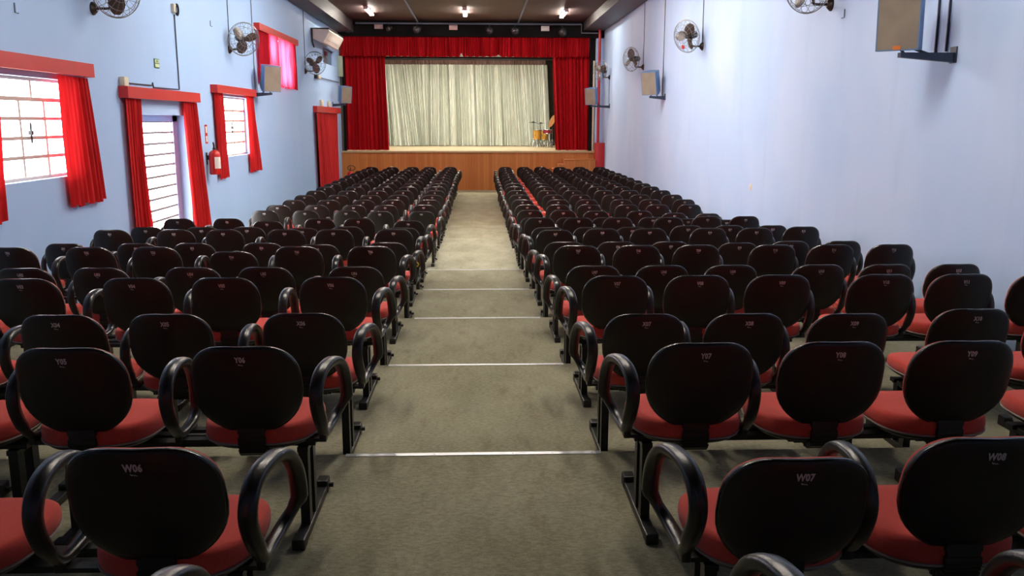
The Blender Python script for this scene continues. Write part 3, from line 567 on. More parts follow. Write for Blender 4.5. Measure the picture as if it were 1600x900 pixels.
def loudspeaker(c, s, yaw, tilt, label, wall_x, badge=False, scale=1.):
    # s: +1 hangs on left wall, -1 on right wall
    ya, ti = math.radians(yaw), math.radians(tilt)
    n = Vector((s*math.sin(ya)*math.cos(ti), -math.cos(ya)*math.cos(ti), -math.sin(ti)))
    x = n.cross(Vector((0,0,1))).normalized(); z = x.cross(n)
    t = thing('loudspeaker', label, 'loudspeaker', c, 0, 'loudspeakers on wall brackets')
    w, h, dp = .175*scale, .245*scale, .28*scale
    def q(a, b, k): return x*a+z*b+n*k
    mb = MB(); bk = .68
    vs = [q(-w,-h,0), q(w,-h,0), q(w,h,0), q(-w,h,0), q(-w,-h,-dp*.3), q(w,-h,-dp*.3), q(w,h,-dp*.3), q(-w,h,-dp*.3), q(-w*bk,-h*.82,-dp), q(w*bk,-h*.82,-dp), q(w*bk,h,-dp), q(-w*bk,h,-dp)]
    mb.add(vs, [(0,1,2,3),(0,4,5,1),(1,5,6,2),(2,6,7,3),(3,7,4,0),(4,8,9,5),(5,9,10,6),(6,10,11,7),(7,11,8,4),(8,11,10,9)])
    obj('cabinet_body', mb, M['speaker'], t, smooth=False)
    obj('grille', MB().obox(n*.008, x, z, n, w*.95, h*.955, .008), M['grille'], t, smooth=False)
    rim = MB()
    for a, b, aa, bb in ((0, h*.975, w, h*.025), (0, -h*.975, w, h*.025), (w*.97, 0, w*.03, h), (-w*.97, 0, w*.03, h)): rim.obox(x*a+z*b+n*.009, x, z, n, aa, bb, .009)
    obj('front_rim', rim, M['speaker'], t, smooth=False)
    if badge: obj('badge', MB().obox(n*.018-z*h*.9, x, z, n, .032, .016, .003), M['orange'], t, smooth=False)
    # bracket: plate on the wall and a tapering arm under the box
    dx = wall_x-c[0]; zb = -h-.045
    b = MB(); b.box(min(dx, dx-math.copysign(.012, dx)), max(dx, dx-math.copysign(.012, dx)), -.05, .05, zb-.055, zb+.08)
    poly = [(dx, zb+.03), (dx, zb-.05), (dx*.05, zb-.01), (dx*.05, zb+.03)]
    b.prism([(p[0], p[1]) for p in poly], 'y', -.03, .03)
    b.tube([(dx*.12, -.01, zb+.02), q(0, -h, -dp*.35)+Vector((0,0,.01))], .012, 8)
    b.tube([(dx*.55, .0, zb+.02), q(0, -h*.86, -dp*.75)+Vector((0,0,.01))], .012, 8)
    obj('bracket', b, M['bracket'], t, smooth=False)
    return t
loudspeaker((-3.97, 17.6, 3.0), 1, 38, 10, 'grey loudspeaker on left wall in front of the high glowing window', XL)
loudspeaker((-3.93, 27.1, 2.97), 1, 38, 8, 'grey loudspeaker on left wall beside the left stage curtain', XL)
loudspeaker((3.55, 7.5, 3.04), -1, 42, 3, 'large near loudspeaker with orange badge at the top right', XR, True)
loudspeaker((3.69, 19.1, 3.0), -1, 38, 12, 'tilted loudspeaker halfway along the right wall', XR)
loudspeaker((3.45, 27.1, 2.94), -1, 34, 10, 'farthest loudspeaker on right wall beside the right stage curtain', XR)

def cable(label, pts, r=.006, m='dark_cable'):
    tag(obj('cable', MB().tube(pts, r, 6), M[m]), label, 'cable', 'cables on the walls')
def vcable(x, y, z0, z1, label, m='dark_cable', r=.007): s = .012 if x < 0 else -.012; cable(label, [(x+s, y, z0), (x+s, y, z1)], r, m)
vcable(XL, 16.05, 3.5, 4.92, 'dark cable running up the left wall from the fan by the high window')
vcable(XL, 17.72, 2.66, 4.92, 'dark cable running up left wall from the loudspeaker by the high window')
vcable(XL, 22.95, 3.5, 4.92, 'thin cable up the left wall above the brown fan')
vcable(XR, 16.05, 3.58, 5.0, 'dark cable running up the right wall from the badged fan')
vcable(XR, 21.7, 3.55, 5.0, 'dark cable running up the right wall from the fan above the middle loudspeaker')
vcable(XR, 19.35, 2.75, 5.0, 'dark cable running up the right wall from the middle loudspeaker')
vcable(XR, 27.2, 2.6, 3.48, 'thin cable hanging down the right wall below the farthest fan', 'cable')
vcable(XR, 7.62, 2.8, 5.0, 'left one of two cables behind the large near loudspeaker', 'bracket', .011)
vcable(XR, 7.80, 2.8, 5.0, 'right one of two cables behind the large near loudspeaker', 'bracket', .011)
cable('cable running along the top of the door pelmet and up to the socket', [(XL+.012, 11.24, 2.66), (XL+.012, 12.15, 2.665), (XL+.012, 12.18, 2.70), (XL+.012, 12.2, 2.64), (XL+.012, 13.24, 2.65), (XL+.012, 13.24, 3.7)], .009)
# socket with coiled cord, exit sign, emergency light
t = thing('wall_socket', 'small pale socket with a coiled black cord high on left wall', 'socket', (XL, 13.2, 3.77))
obj('socket_box', MB().box(0, .05, -.06, .05, -.05, .07, .008), M['cream'], t)
obj('cord', MB().tube([(.045, .07+.055*math.cos(a*.45), -.0+.075*math.sin(a*.45)) for a in range(26)], .014, 6), M['rubber'], t)
t = thing('exit_sign', 'small green exit sign on left wall above the door', 'sign', (XL, 12.4, 2.965))
obj('frame', MB().box(0, .012, -.088, .088, -.062, .062, .003), M['green'], t)
obj('face', MB().box(.012, .015, -.074, .074, .006, .05).box(.012, .015, -.074, .074, -.05, -.006), M['sign_light'], t, smooth=False)
link('lettering', text_mesh('SAÍDA', .036, M['green'], lambda x, y, d: (.0152+d, x, .028+y)), t)
tag(obj('emergency_light', MB().box(XL, XL+.07, 11.08, 11.22, 2.615, 2.73, .012), M['cream']), 'cream emergency lamp on the left end of the door pelmet', 'lamp')
tag(obj('junction_box', MB().box(XL, XL+.06, 24.9, 25.15, 2.6, 2.78, .01), M['cream']), 'left one of two pale boxes over the doorway pelmet by the stage', 'box', 'pale boxes over the doorway')
tag(obj('junction_box', MB().box(XL, XL+.06, 26.1, 26.35, 2.6, 2.76, .01), M['cream']), 'right one of two pale boxes over the doorway pelmet by the stage', 'box', 'pale boxes over the doorway')
t = thing('conduit_box', 'pale conduit box with a pipe running to the stage corner', 'conduit', (XL, 24.6, 3.37))
obj('box_body', MB().box(0, .08, -.2, .2, -.045, .05, .01), M['cream'], t)
obj('end_cap', MB().box(0, .085, -.42, -.2, -.05, .06, .01), M['steel'], t)
obj('pipe', MB().tube([(.03, .2, 0), (.03, 3.7, .02)], .014, 8), M['cable'], t)
for y, z, x, lab in ((8.75, 3.2, XL, 'tiny metal hook on left wall above the nearest window'), (15.0, 3.72, XL, 'tiny metal hook on left wall left of the second fan'), (9.85, 3.33, XR, 'tiny metal hook on right wall below the near fan')):
    s = 1 if x < 0 else -1
    tag(obj('wall_hook', MB().tube([(x+s*.006, y, z+.09), (x+s*.006, y, z), (x+s*.035, y+.005, z-.006)], .006, 6), M['cable']), lab, 'hook', 'wall hooks')
tag(obj('plaster_flake', MB().lathe([(.055, 0), (.05, .004), (.02, .006)], (XR, 12.86, 1.25), (-1, 0, 0), 9), M['flake']), 'small chipped patch of bare plaster low on the right wall', 'plaster chip')

# air conditioner
t = thing('air_conditioner', 'off white air conditioner high on left wall near the stage', 'air conditioner', (XL, 24.0, 4.15))
body = [(.0, .43), (.46, .42), (.48, .375), (.31, .09), (.27, .075), (.0, .2)]
obj('casing', MB().prism([(x, z) for x, z in body], 'y', 0, 2.5), M['ac'], t, smooth=False)
obj('vent_grille', MB().obox((.397, 1.25, .235), (.51, 0, .86), (0, 1, 0), (.86, 0, -.51), .06, 1.0, .006), M['white_plastic'], t, smooth=False)
obj('top_plate', MB().box(0, .48, -.02, 2.52, .43, .455), M['steel'], t, smooth=False)
obj('pipe', MB().tube([(.03, -.03, .44), (.03, -.03, .1), (.03, .2, -.02)], .02, 8), M['dark_cable'], t)

# fire extinguishers
def extinguisher(label, loc, h, r, stand):
    t = thing('fire_extinguisher', label, 'fire extinguisher', loc)
    if stand: obj('stand', MB().tube([(-.11,-.11,.012), (.11,-.11,.012), (.11,.11,.012), (-.11,.11,.012)], .012, 6, closed=True).box(-.1, .1, -.1, .1, .1, .12).box(-.1,-.08,-.1,-.08,0,.1).box(.08,.1,-.1,-.08,0,.1).box(-.1,-.08,.08,.1,0,.1).box(.08,.1,.08,.1,0,.1), M['redpipe'], t, smooth=False)
    else: obj('wall_bracket', MB().box(-.125, -r*.9, -.02, .02, h*.6, h*.78).box(-.125, -.115, -.03, .03, h*.4, h*.9), M['steel'], t, smooth=False)
    b = .12 if stand else 0
    obj('cylinder', MB().lathe([(r*.9, b), (r, b+.02), (r, b+h*.82), (r*.9, b+h*.9), (r*.55, b+h*.97), (r*.3, b+h)], seg=24), M['ext_red'], t)
    obj('valve', MB().lathe([(r*.25, b+h), (r*.3, b+h+.03), (.012, b+h+.045)], seg=14), M['chrome'], t)
    obj('handle', MB().tube([(.0, -.01, b+h+.04), (.02, -.07, b+h+.065), (.03, -.13, b+h+.12)], .012, 8).tube([(0, -.01, b+h+.02), (.02, -.09, b+h+.025)], .01, 8), M['rubber'], t)
    vs = []; fs = []
    for i in range(9):
        a = math.radians(-75+i*12)
        for z in (b+h*.25, b+h*.72): vs.append((math.cos(a)*(r+.002), math.sin(a)*(r+.002), z))
    fs = [(2*i, 2*i+2, 2*i+3, 2*i+1) for i in range(8)]
    obj('paper_label', MB().add(vs, fs), M['paper'], t)
    if stand: obj('hose', MB().tube([(math.cos(a*.33)*.12+.04, -.03, b+h+.10+math.sin(a*.33)*.075) for a in range(-5, 14)], .011, 6), M['rubber'], t)
    else: obj('hose', MB().tube([(0, .03, b+h+.03), (.03, .1, b+h-.02), (.05, .12, b+h*.6), (.06, .1, b+h*.2)], .011, 6), M['rubber'], t)
    return t
extinguisher('red fire extinguisher with white label hanging right of the door curtain', (XL+.123, 14.38, 1.35), .39, .088, False)
extinguisher('red fire extinguisher with black hose standing by the stage front', (-4.02, 28.05, 0), .52, .1, True)
t = thing('fire_sign', 'narrow red and white fire sign above the wall extinguisher', 'sign', (XL, 14.42, 1.99))
obj('panel', MB().box(0, .006, -.06, .06, -.15, .15), M['ext_red'], t, smooth=False)
obj('pictogram', MB().box(.006, .008, -.035, .035, .02, .12).box(.006, .008, -.035, .035, -.12, -.03), M['paper'], t, smooth=False)

# ------------------------------------------------------------------ ceiling lamps, pipes, stage lights
def ceiling_lamp(x, y, z, label, m, L=1.5, group='ceiling tube lamps'):
    t = thing('ceiling_lamp', label, 'lamp', (x, y, z), 0, group)
    obj('housing', MB().box(-.055, .055, 0, L, -.035, 0, .006), M['white_plastic'], t)
    for yy in (.0, L-.03): obj('end_cap', MB().box(-.06, .06, yy, yy+.05, -.095, -.03, .006), M['white_plastic'], t)
    for dx in (-.028, .028): obj('tube', MB().tube([(dx, .04, -.07), (dx, L-.04, -.07)], .019, 10), m, t)
    return t
ceiling_lamp(-3.02, 24.9, ZC, 'leftmost lit tube lamp on the dark ceiling before the stage', M['tube'])
ceiling_lamp(-.33, 25.0, ZC, 'middle lit tube lamp on the dark ceiling before the stage', M['tube'])
ceiling_lamp(2.5, 25.2, ZC, 'rightmost lit tube lamp on the dark ceiling before the stage', M['tube'])
for x, s in ((-1.4, 'left'), (0, 'middle'), (1.2, 'right')):
    ceiling_lamp(x, 12.8, ZC, '%s tube lamp of the ceiling row above the steps' % s, M['tube_mid'])
    ceiling_lamp(x, 16.6, ZC, '%s tube lamp of the ceiling row above the middle seats' % s, M['tube_mid'])
    ceiling_lamp(x, 5.6, ZC, '%s unseen tube lamp added to brighten the rear seats' % s, M['tube_fill'])
for x, s in ((-2.4, 'left'), (-.3, 'middle'), (1.8, 'right')):
    t = ceiling_lamp(x, YS+2.0, 4.74, '%s tube lamp on the stage ceiling behind the valance' % s, M['tube_stage'], 1.3, 'stage ceiling lamps')
for x0, x1, lab in ((-1.87, -1.83, 'left one of two grey pipes running along the ceiling'), (1.27, 1.3, 'right one of two grey pipes running along the ceiling')):
    tag(obj('ceiling_pipe', MB().tube([(x0, 2, 5.235), (x1, 28.3, 5.235)], .028, 8), M['cable']), lab, 'pipe', 'ceiling pipes')
t = tag(obj('lighting_bar', MB().tube([(-3.75, 28.25, 5.18), (3.28, 28.25, 5.18)], .028, 8).tube([(3.28, 28.25, 5.18), (3.28, 28.25, 4.92), (3.82, 28.25, 4.92)], .02, 8), M['cable']), 'grey pipe bar across the dark header above the stage', 'bar')
def spotlight(x, z, label, r):
    t = thing('spotlight', label, 'spotlight', (x, 28.25, 5.10), 0, 'spotlights above the stage')
    d = unit((.0, -1, -.25)); c = Vector((0, -.03, z-5.10-.03))
    obj('housing', MB().lathe([(r*.5, -.16), (r*.8, -.14), (r, -.02), (r, .12), (r*.9, .125)], c, d, 20), M['spot'], t)
    obj('lens', MB().lathe([(r*.86, .10), (r*.6, .13), (r*.2, .14)], c, d, 20), M['lens'], t)
    obj('yoke', MB().tube([c+Vector((-r-.015, 0, 0)), c+Vector((-r-.015, 0, r*.8)), (0, 0, .0), c+Vector((r+.015, 0, r*.8)), c+Vector((r+.015, 0, 0))], .009, 6).tube([(0,0,0), (0,0,.05)], .014, 6), M['steel'], t)
for x, z, lab, r in ((-3.95, 5.02, 'dark spotlight farthest left above the stage', .10), (-2.72, 5.05, 'small dark spotlight right of the pinkish box above the stage', .075), (-1.85, 5.02, 'dark spotlight below the end of the left ceiling pipe', .11),
                     (.41, 5.01, 'dark spotlight right of the stage centre, left of a pair', .10), (1.2, 5.0, 'dark spotlight below the end of the right ceiling pipe', .11), (2.68, 4.97, 'large dark spotlight right of the bright white box', .12)):
    spotlight(x, z, lab, r)
for x, z, m, lab in ((-3.06, 5.12, 'pink_box', 'pinkish emergency box at the left of the stage header'), (-.73, 5.10, 'pink_box', 'pinkish emergency box in the middle of the stage header'), (2.16, 5.08, 'white_plastic', 'bright white emergency box at the right of the stage header')):
    tag(obj('emergency_box', MB().box(x-.13, x+.13, YS-.08, YS, z-.085, z+.07, .008), M[m]), lab, 'box', 'emergency boxes on the stage header')

# ------------------------------------------------------------------ drums on the stage
def tripod(mb, x, y, z0, z1, r=.011, spread=.22):
    mb.tube([(x, y, z0+.18), (x, y, z1)], r, 8)
    for k in range(3):
        a = 2*PI*k/3+.4; e = (x+spread*math.cos(a), y+spread*math.sin(a), z0+.015)
        mb.tube([(x, y, z0+.32), e], r*.8, 6); mb.tube([(x, y, z0+.12), ((x+e[0])/2, (y+e[1])/2, z0+.17)], r*.6, 6)
    return mb
def drum(x, y, zb, zt, r, m, label):
    t = thing('drum', label, 'drum', (x, y, STAGE), 0, 'drums at the right of the stage')
    b, e = zb-STAGE, zt-STAGE
    obj('shell', MB().lathe([(r, b), (r, e)], seg=24), m, t)
    obj('drum_head', MB().lathe([(r*.98, e), (r*.98, e+.006)], seg=24), M['drum_head'], t)
    hp = MB()
    for z in (b+.01, e-.005): hp.tube([(math.cos(a*PI/12)*(r+.006), math.sin(a*PI/12)*(r+.006), z) for a in range(24)], .011, 6, closed=True)
    for k in range(6): hp.box(-.008+math.cos(k*PI/3)*(r+.008), .008+math.cos(k*PI/3)*(r+.008), -.008+math.sin(k*PI/3)*(r+.008), .008+math.sin(k*PI/3)*(r+.008), (b+e)/2-.04, (b+e)/2+.04)
    obj('hoop', hp, M['chrome'], t)
    lg = MB(); tripod(lg, 0, 0, 0, b+.02, .012, .18); obj('stand', lg, M['chrome'], t)
DY = 32.6
drum(2.22, DY, 1.53, 1.89, .15, M['drum_amber'], 'amber drum standing left in the group before the pale curtain')
drum(2.52, DY+.62, 1.5, 1.86, .14, M['drum_amber'], 'amber drum half hidden behind the left drum')
drum(2.60, DY-.02, 1.75, 1.9, .17, M['drum_wine'], 'shallow wine red snare drum in front of the tilted cymbal')
def cymbal(x, y, z, r, nrm, m, label, z_stand):
    t = thing('cymbal', label, 'cymbal', (x, y, STAGE), 0, 'cymbals at the right of the stage')
    obj('plate', MB().lathe([(r, 0), (r*.6, .012), (r*.22, .022), (r*.18, .04), (.012, .05), (.012, .046), (r*.6, .006)], (0, 0, z-STAGE), nrm, 28), m, t)
    obj('stand', tripod(MB(), 0, 0, 0, z_stand-STAGE, .013, .17), M['chrome'], t)
cymbal(2.72, DY-.5, 2.22, .25, (-.86, -.28, .42), M['cymbal'], 'bronze cymbal tilted steeply on a chrome stand', 2.22)
cymbal(2.1, DY+.55, 2.15, .17, (.05, -.08, 1), M['spot'], 'small dark level cymbal over the amber drums, the left one', 2.15)
cymbal(2.42, DY+1.1, 2.12, .15, (-.1, -.06, 1), M['spot'], 'small dark level cymbal over the amber drums, the right one', 2.12)

# ------------------------------------------------------------------ chairs
def super_ring(n, hw, hh, ex, fn=None):
    out = []
    for k in range(n):
        a = 2*PI*k/n; c, s = math.cos(a), math.sin(a)
        p = (hw*math.copysign(abs(c)**(2/ex), c), hh*math.copysign(abs(s)**(2/ex), s))
        out.append(fn(*p) if fn else p)
    return out
BZ, BH, BW = .690, .188, .206
def back_outline(x, z):
    t = z/BH
    w = 1-.20*max(0, -t)**2.0-.06*max(0, t)**2
    zz = z-(.007*math.cos(min(1, abs(x)/.12)*PI/2) if t > .55 else 0)*min(1, max(0, (t-.55)/.4))
    return x*w, zz
def back_super(n):
    # flat top with tight corners, rounder below
    out = []
    for k in range(n):
        a = 2*PI*k/n; c, s = math.cos(a), math.sin(a); ex = 3.5 if s > 0 else 2.45
        out.append(back_outline(BW*math.copysign(abs(c)**(2/(2.7 if s <= 0 else 3.1)), c), BH*math.copysign(abs(s)**(2/ex), s)))
    return out
def back_y(x, z):
    # rear face of the backrest: leans back towards the top, side edges curl forward
    return -.011-.235*(z-(.822-BZ))+.042*(abs(x)/BW)**2.2+.06*max(0, -z/BH-.2)**2
def ringed(rings, fan_first=True, fan_last=True):
    n = len(rings[0]); vs = [p for r in rings for p in r]; fs = []
    for i in range(len(rings)-1):
        for k in range(n): fs.append((i*n+k, i*n+(k+1) % n, (i+1)*n+(k+1) % n, (i+1)*n+k))
    if fan_first: fs.append(tuple(range(n-1, -1, -1)))
    if fan_last: fs.append(tuple((len(rings)-1)*n+k for k in range(n)))
    return vs, fs
NB = 44
def back_rings(spec, grow=1.):
    rings = []
    for sc, off in spec:
        r = []
        for x, z in back_super(NB):
            x, z = x*sc*grow, z*sc*grow; r.append((x, back_y(x, z)+off, BZ+z))
        rings.append(r)
    return rings
shell = MB().add(*ringed(back_rings([(.02, 0), (.3, 0), (.6, 0), (.82, 0), (.93, .0015), (.975, .005), (.995, .011), (1, .018), (.995, .024), (.98, .028), (.9, .026), (.5, .026), (.02, .026)])))
cush = MB().add(*ringed(back_rings([(.02, .02), (.9, .022), (.955, .024), (.972, .032), (.972, .039), (.95, .049), (.89, .056), (.7, .062), (.35, .064), (.02, .064)])))
ME_back = shell.mesh('backrest', M['black'], True, 60); ME_cush = cush.mesh('back_cushion', M['seat'], True, 60)
ME_trim = MB().tube(back_rings([(.968, .012)])[0], .0068, 8, closed=True).mesh('edge_trim', M['trim'])
SY, SHW, SHD = .335, .228, .240
def seat_fn(x, y): return (x*(1-.07*max(0, -y/SHD)**1.5-.03*max(0, y/SHD)**2), y)
def seat_ring(sc, z, drop=0.):
    r = []
    for x, y in super_ring(NB, SHW*sc, SHD*sc, 3.0, seat_fn):
        zz = z-drop*(.028*max(0, y/SHD)**3+.006*(1-(y/SHD)**2)*(1-(x/SHW)**2))+drop*.012*max(0, -y/SHD)**2
        r.append((x, SY+y, zz))
    return r
seat = MB().add(*ringed([seat_ring(.02, .452), seat_ring(.95, .452), seat_ring(.985, .458), seat_ring(1, .472, .3), seat_ring(1, .490, .6), seat_ring(.985, .506, .8), seat_ring(.95, .517, 1), seat_ring(.88, .523, 1), seat_ring(.6, .527, 1), seat_ring(.3, .527, 1), seat_ring(.02, .527, 1)]))
ME_seat = seat.mesh('seat', M['seat'], True, 70)
ME_pip = MB().tube(seat_ring(.992, .456), .0042, 6, closed=True).mesh('piping', M['piping'])
pan = MB().add(*ringed([seat_ring(.02, .424), seat_ring(.80, .424), seat_ring(.90, .432), seat_ring(.955, .446), seat_ring(.955, .4525), seat_ring(.02, .4525)]))
pan.box(-.09, .09, .22, .46, .394, .428)
ME_pan = pan.mesh('seat_pan', M['steel'], True, 50)
# bracket between seat and backrest: a ribbed J-shaped bar
br = MB(); path = [(.30, .418), (.16, .412), (.12, .416), (.098, .434), (.092, .47), (.094, .505), (.098, .535)]
for i in range(len(path)-1):
    (ya, za), (yb, zb) = path[i], path[i+1]; steps = 5 if 1 <= i <= 3 else 2
    for k in range(steps):
        q0, q1 = k/steps, (k+1)/steps; d = Vector((0, yb-ya, zb-za)).normalized(); nn = Vector((0, -d.z, d.y))
        p0 = Vector((0, ya+(yb-ya)*q0, za+(zb-za)*q0)); p1 = Vector((0, ya+(yb-ya)*q1, za+(zb-za)*q1))
        br.obox((p0+p1)/2, (1,0,0), d, nn, .052 if k % 2 == 0 else .048, (p1-p0).length/2+.0005, .012 if k % 2 == 0 else .010)
br.tube([(-.075, .2, .414), (-.045, .2, .414)], .016, 10); br.tube([(.045, .2, .414), (.075, .2, .414)], .016, 10)
ME_brk = br.mesh('back_bracket', M['steel'], False)
def arm_mesh(s, off=.243, splay=0., wide=.0265):
    pts = [(.235,.455), (.185,.474), (.135,.53), (.098,.60), (.092,.655), (.118,.706), (.168,.734), (.235,.742), (.305,.733), (.365,.702), (.408,.648), (.428,.585), (.430,.53), (.415,.487), (.375,.462), (.305,.455)]
    # closed Catmull-Rom through the points
    P = [Vector((0, y, z)) for y, z in pts]; n = len(P); dense = []
    for i in range(n):
        a, b, c, d = P[i-1], P[i], P[(i+1) % n], P[(i+2) % n]
        for k in range(3):
            t = k/3; dense.append(.5*((2*b)+(c-a)*t+(2*a-5*b+4*c-d)*t*t+(3*b-a-3*c+d)*t**3))
    rings = []; N = len(dense); S = 10
    for i, p in enumerate(dense):
        t = (dense[(i+1) % N]-dense[i-1]).normalized(); nn = Vector((0, -t.z, t.y))
        lat = s*(off+splay*(p.y-.09)/.34*min(1, max(0, (p.z-.44)/.1)))
        a, b = (wide, .0185) if p.z > .52 else (wide-.005, .0145)
        ring = []
        for k in range(S):
            an = 2*PI*k/S+PI/S; c, q = math.cos(an), math.sin(an)
            ring.append(Vector((lat, 0, 0))+p+Vector((s*a*math.copysign(abs(c)**.7, c), 0, 0))+nn*(b*math.copysign(abs(q)**.7, q)))
        rings.append(ring)
    vs = [v for r in rings for v in r]; fs = []
    for i in range(N):
        j = (i+1) % N
        for k in range(S): fs.append((i*S+k, i*S+(k+1) % S, j*S+(k+1) % S, j*S+k))
    mb = MB().add(vs, fs)
    x0, x1 = sorted((s*.15, s*(off+.012)))
    mb.box(x0, x1, .195, .235, .428, .442); mb.box(x0, x1, .31, .35, .428, .442)
    xm0, xm1 = sorted((s*(off-.014), s*(off+.014))); mb.box(xm0, xm1, .19, .245, .428, .462, .004); mb.box(xm0, xm1, .305, .355, .428, .462, .004)
    return mb.mesh('armrest', M['arm'], True, 55)
ME_arm = {-1: arm_mesh(-1, .244, 0, .0235), 1: arm_mesh(1, .226, 0, .0235)}; ME_arm_mid = {-1: arm_mesh(-1, .315), 1: arm_mesh(1, .315)}
ME_arm_out = {-1: arm_mesh(-1, .25, .062), 1: arm_mesh(1, .25, .062)}

# numbers printed on the backs, with the small signature stroke under them
def number_mesh(txt):
    cu = bpy.data.curves.new('n', 'FONT'); cu.body = txt; cu.size = .031; cu.align_x = 'CENTER'; cu.align_y = 'CENTER'; cu.resolution_u = 2; cu.offset = .0011
    cu.extrude = .0004; cu.space_character = 1.05
    ob = bpy.data.objects.new('n', cu); C.objects.link(ob)
    me = bpy.data.meshes.new_from_object(ob.evaluated_get(bpy.context.evaluated_depsgraph_get()))
    bpy.data.objects.remove(ob); bpy.data.curves.remove(cu)
    vs = []; fs = [tuple(p.vertices) for p in me.polygons]
    ti = math.atan(.235); ca, sa = math.cos(ti), math.sin(ti)
    def place(x, y, dz): return (x, -.0118-y*sa-dz*ca, .822+y*ca-dz*sa*.0)
    vs = [place(v.co.x*.74, v.co.y, v.co.z+.0006) for v in me.vertices]
    bpy.data.meshes.remove(me)
    mb = MB().add(vs, fs)
    sq = [(-.009+.0018*i, -.0185+.0016*math.sin(i*1.9)-.0003*i) for i in range(11)]
    n0 = []
    for i in range(10):
        (xa, ya), (xb, yb) = sq[i], sq[i+1]; w = .0011 if i > 2 else .0019
        mb.add([place(xa, ya-w, .001), place(xb, yb-w, .001), place(xb, yb+w, .001), place(xa, ya+w, .001)], [(0, 1, 2, 3)])
    m = bpy.data.meshes.new('seat_number'); m.from_pydata(mb.v, [], mb.f); m.materials.append(M['mark']); return m

ORD = ['', 'first', 'second', 'third', 'fourth', 'fifth', 'sixth', 'seventh', 'eighth', 'ninth', 'tenth', 'eleventh', 'twelfth', 'thirteenth', 'fourteenth', 'fifteenth', 'sixteenth', 'seventeenth', 'eighteenth', 'nineteenth', 'twentieth']
rnd = random.Random(3)
NAMES = [r[0] for r in ROWS]
def chair_label(r, c):
    side = 'left' if c <= 6 else 'right'; k = 7-c if c <= 6 else c-6
    if r == 'Z': return 'nearest chair %s of the aisle, only its armrest showing at the bottom' % side
    i = NAMES.index(r)
    seat_ = 'aisle seat' if k == 1 else '%s seat from aisle' % ORD[k]
    if i <= 11: row = '%s row from stage' % ORD[i+1]
    elif i >= 20: row = {24: 'row nearest camera', 23: 'second row from camera', 22: 'third row from camera', 21: 'fourth row from camera', 20: 'fifth row from camera'}[i]
    else: row = {12: '13th row from stage', 13: '14th row from stage', 14: 'row just before the steps', 15: 'front of lowest step', 16: 'rear of lowest step', 17: 'front of second step', 18: 'rear of second step', 19: 'sixth row from camera'}[i]
    return '%s red and black chair %s%02d, %s, %s' % (side, r, c, seat_, row)

def make_chair(r, c, x, y, z, dz, arms, numbered=True):
    t = thing('auditorium_chair', chair_label(r, c), 'chair', (x, y, z), rnd.uniform(-.012, .012), 'auditorium chairs %s of the aisle' % ('left' if c <= 6 else 'right'))
    s = link('seat', ME_seat, t); link('piping', ME_pip, s)
    link('seat_pan', ME_pan, t); link('back_bracket', ME_brk, t)
    b = link('backrest', ME_back, t, (0, -.235*dz*0, dz)); link('back_cushion', ME_cush, b); link('edge_trim', ME_trim, b)
    if numbered: link('seat_number', number_mesh('%s%02d' % (r, c)), b)
    for sd in arms: link('armrest', (ME_arm_out if (c == 6 and sd == 1) or (c == 7 and sd == -1) else ME_arm_mid if c < 7 and gap(r, c, sd) > .575 else ME_arm)[sd], t)
    return t
ROWS.append(('Z', 1.235, 6, {6: (-.869, 0), 7: (.85, -.06)}))
CH = {}
SEATS = {r[0]: r[3] for r in ROWS}
def gap(r, c, sd):
    n = SEATS[r].get(c+sd)
    return abs(n[0]-SEATS[r][c][0]) if n else .5
for r, y, lv, seats in ROWS:            # neighbouring seats never closer than their width
    cs = sorted(seats)
    for a, b in zip(cs, cs[1:]):
        if b == a+1 and a != 6:
            g = .503-(seats[b][0]-seats[a][0])
            if g > 0: seats[a] = (seats[a][0]-g/2, seats[a][1]); seats[b] = (seats[b][0]+g/2, seats[b][1])
for r, y, lv, seats in ROWS:
    z = lv*STEP
    for c, (x, dz) in seats.items():
        if c <= 6: arms = [-1] + ([1] if c == 6 else [])
        else: arms = [1] + ([-1] if c == 7 else [])
        if r in 'YXW' and c in (8, 9, 10, 11): arms = [] if r != 'X' or c > 8 else [1]
        if r == 'Z': arms = [-1, 1]
        make_chair(r, c, x, y, z, dz, arms, r != 'Z'); CH[r, c] = (x, y, z)

# ------------------------------------------------------------------ steel bench frames the seats are bolted to
def leg_parts(x, t):
    lg = MB(); lg.box(x-.019, x+.019, .285, .335, .035, .37); lg.box(x-.019, x+.019, .40, .45, .035, .37)
    lg.box(x-.022, x+.022, .28, .455, .352, .372)
    l = obj('leg', lg, M['steel'], t, smooth=False)
    ft = MB().box(x-.023, x+.023, .13, .72, 0, .036, .004).box(x-.026, x+.026, .12, .19, 0, .046, .005).box(x-.026, x+.026, .665, .735, 0, .062, .006)
    ft.lathe([(.012, 0), (.012, .02)], (x+.026, .70, .03), (1, 0, 0), 8)
    obj('foot', ft, M['steel'], l, smooth=False)
def bench(r, cs):
    cs = [c for c in cs if (r, c) in CH]
    if not cs: return
    x0, y, z = CH[r, cs[0]]; x1 = CH[r, cs[-1]][0]; cx = (x0+x1)/2; h = (x1-x0)/2
    nm = '%s%02d' % (r, cs[0]) if len(cs) == 1 else '%s%02d to %s%02d' % (r, cs[0], r, cs[-1])
    t = thing('bench_frame', 'black steel bench frame carrying the chairs numbered %s' % nm if r != 'Z' else 'black steel frame under the nearest chair %s of the aisle' % ('left' if cs[0] < 7 else 'right'), 'bench frame', (cx, y, z), 0, 'steel bench frames under the chairs')
    obj('beam', MB().box(-h-.2, h+.2, .30, .355, .372, .3935, .003).box(-h-.2, h+.2, .385, .435, .372, .3935, .003), M['steel'], t, smooth=False)
    if len(cs) == 1: leg_parts(-.15, t); leg_parts(.15, t)
    else: leg_parts(-h-.15 if cs[0] != 7 else -h-.15, t); leg_parts(h+.15, t)
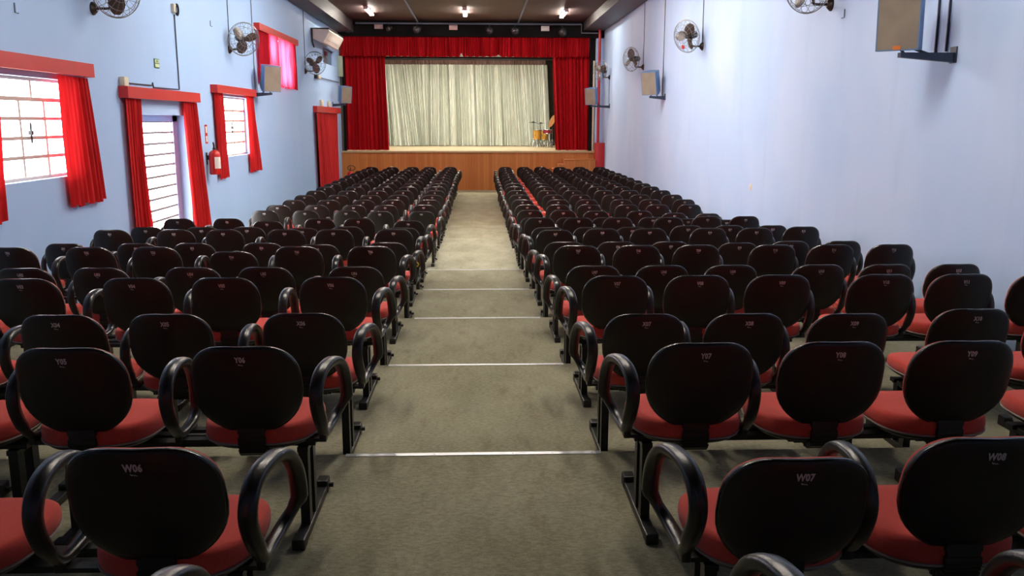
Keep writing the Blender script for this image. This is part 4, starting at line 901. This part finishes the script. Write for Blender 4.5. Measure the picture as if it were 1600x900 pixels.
for r, y, lv, seats in ROWS:
    front = NAMES.index(r) <= 13 if r != 'Z' else False
    if r == 'Z': bench(r, [6]); bench(r, [7]); continue
    for g in ([(2, 3, 4), (5, 6)] if front else [(1, 2), (3, 4), (5, 6)]): bench(r, g)
    for g in ([(7, 8), (9, 10), (11, 12)] if r in 'ABCDEFGHIJKL' else [(7, 8, 9), (10, 11, 12)]): bench(r, g)
tag(obj('tape_wrap', MB().tube([(CH['S', 6][0]+.262+.03*math.cos(a*PI/6), CH['S', 6][1]+.12, CH['S', 6][2]+.64+.024*math.sin(a*PI/6)) for a in range(12)], .006, 6, closed=True), M['yellow']), 'bit of yellow tape around an aisle armrest left of the aisle', 'tape')

# ------------------------------------------------------------------ world, camera, render settings
w = bpy.data.worlds.new('World'); bpy.context.scene.world = w; w.use_nodes = True
w.node_tree.nodes['Background'].inputs[0].default_value = (.75, .85, 1, 1); w.node_tree.nodes['Background'].inputs[1].default_value = .6
F = 1364.5074; PIT, YAW, ROL = .1887, .0396, .0019
cam = bpy.data.cameras.new('Camera'); co = bpy.data.objects.new('Camera', cam); C.objects.link(co)
cam.sensor_fit = 'HORIZONTAL'; cam.sensor_width = 36; cam.lens = F/1600*36; cam.clip_start = .05; cam.clip_end = 200
fwd = Vector((math.sin(YAW)*math.cos(PIT), math.cos(YAW)*math.cos(PIT), -math.sin(PIT)))
rt0 = Vector((math.cos(YAW), -math.sin(YAW), 0)); up0 = rt0.cross(fwd)
rt = rt0*math.cos(ROL)+up0*math.sin(ROL); up = up0*math.cos(ROL)-rt0*math.sin(ROL)
co.matrix_world = Matrix(((rt.x, up.x, -fwd.x, 0), (rt.y, up.y, -fwd.y, 0), (rt.z, up.z, -fwd.z, 2.2034), (0, 0, 0, 1)))
S = bpy.context.scene; S.camera = co
S.view_settings.view_transform = 'Standard'; S.view_settings.look = 'None'; S.view_settings.gamma = 1; S.view_settings.exposure = 0
S.view_settings.use_curve_mapping = False
S.cycles.max_bounces = 8; S.cycles.diffuse_bounces = 5; S.cycles.glossy_bounces = 3
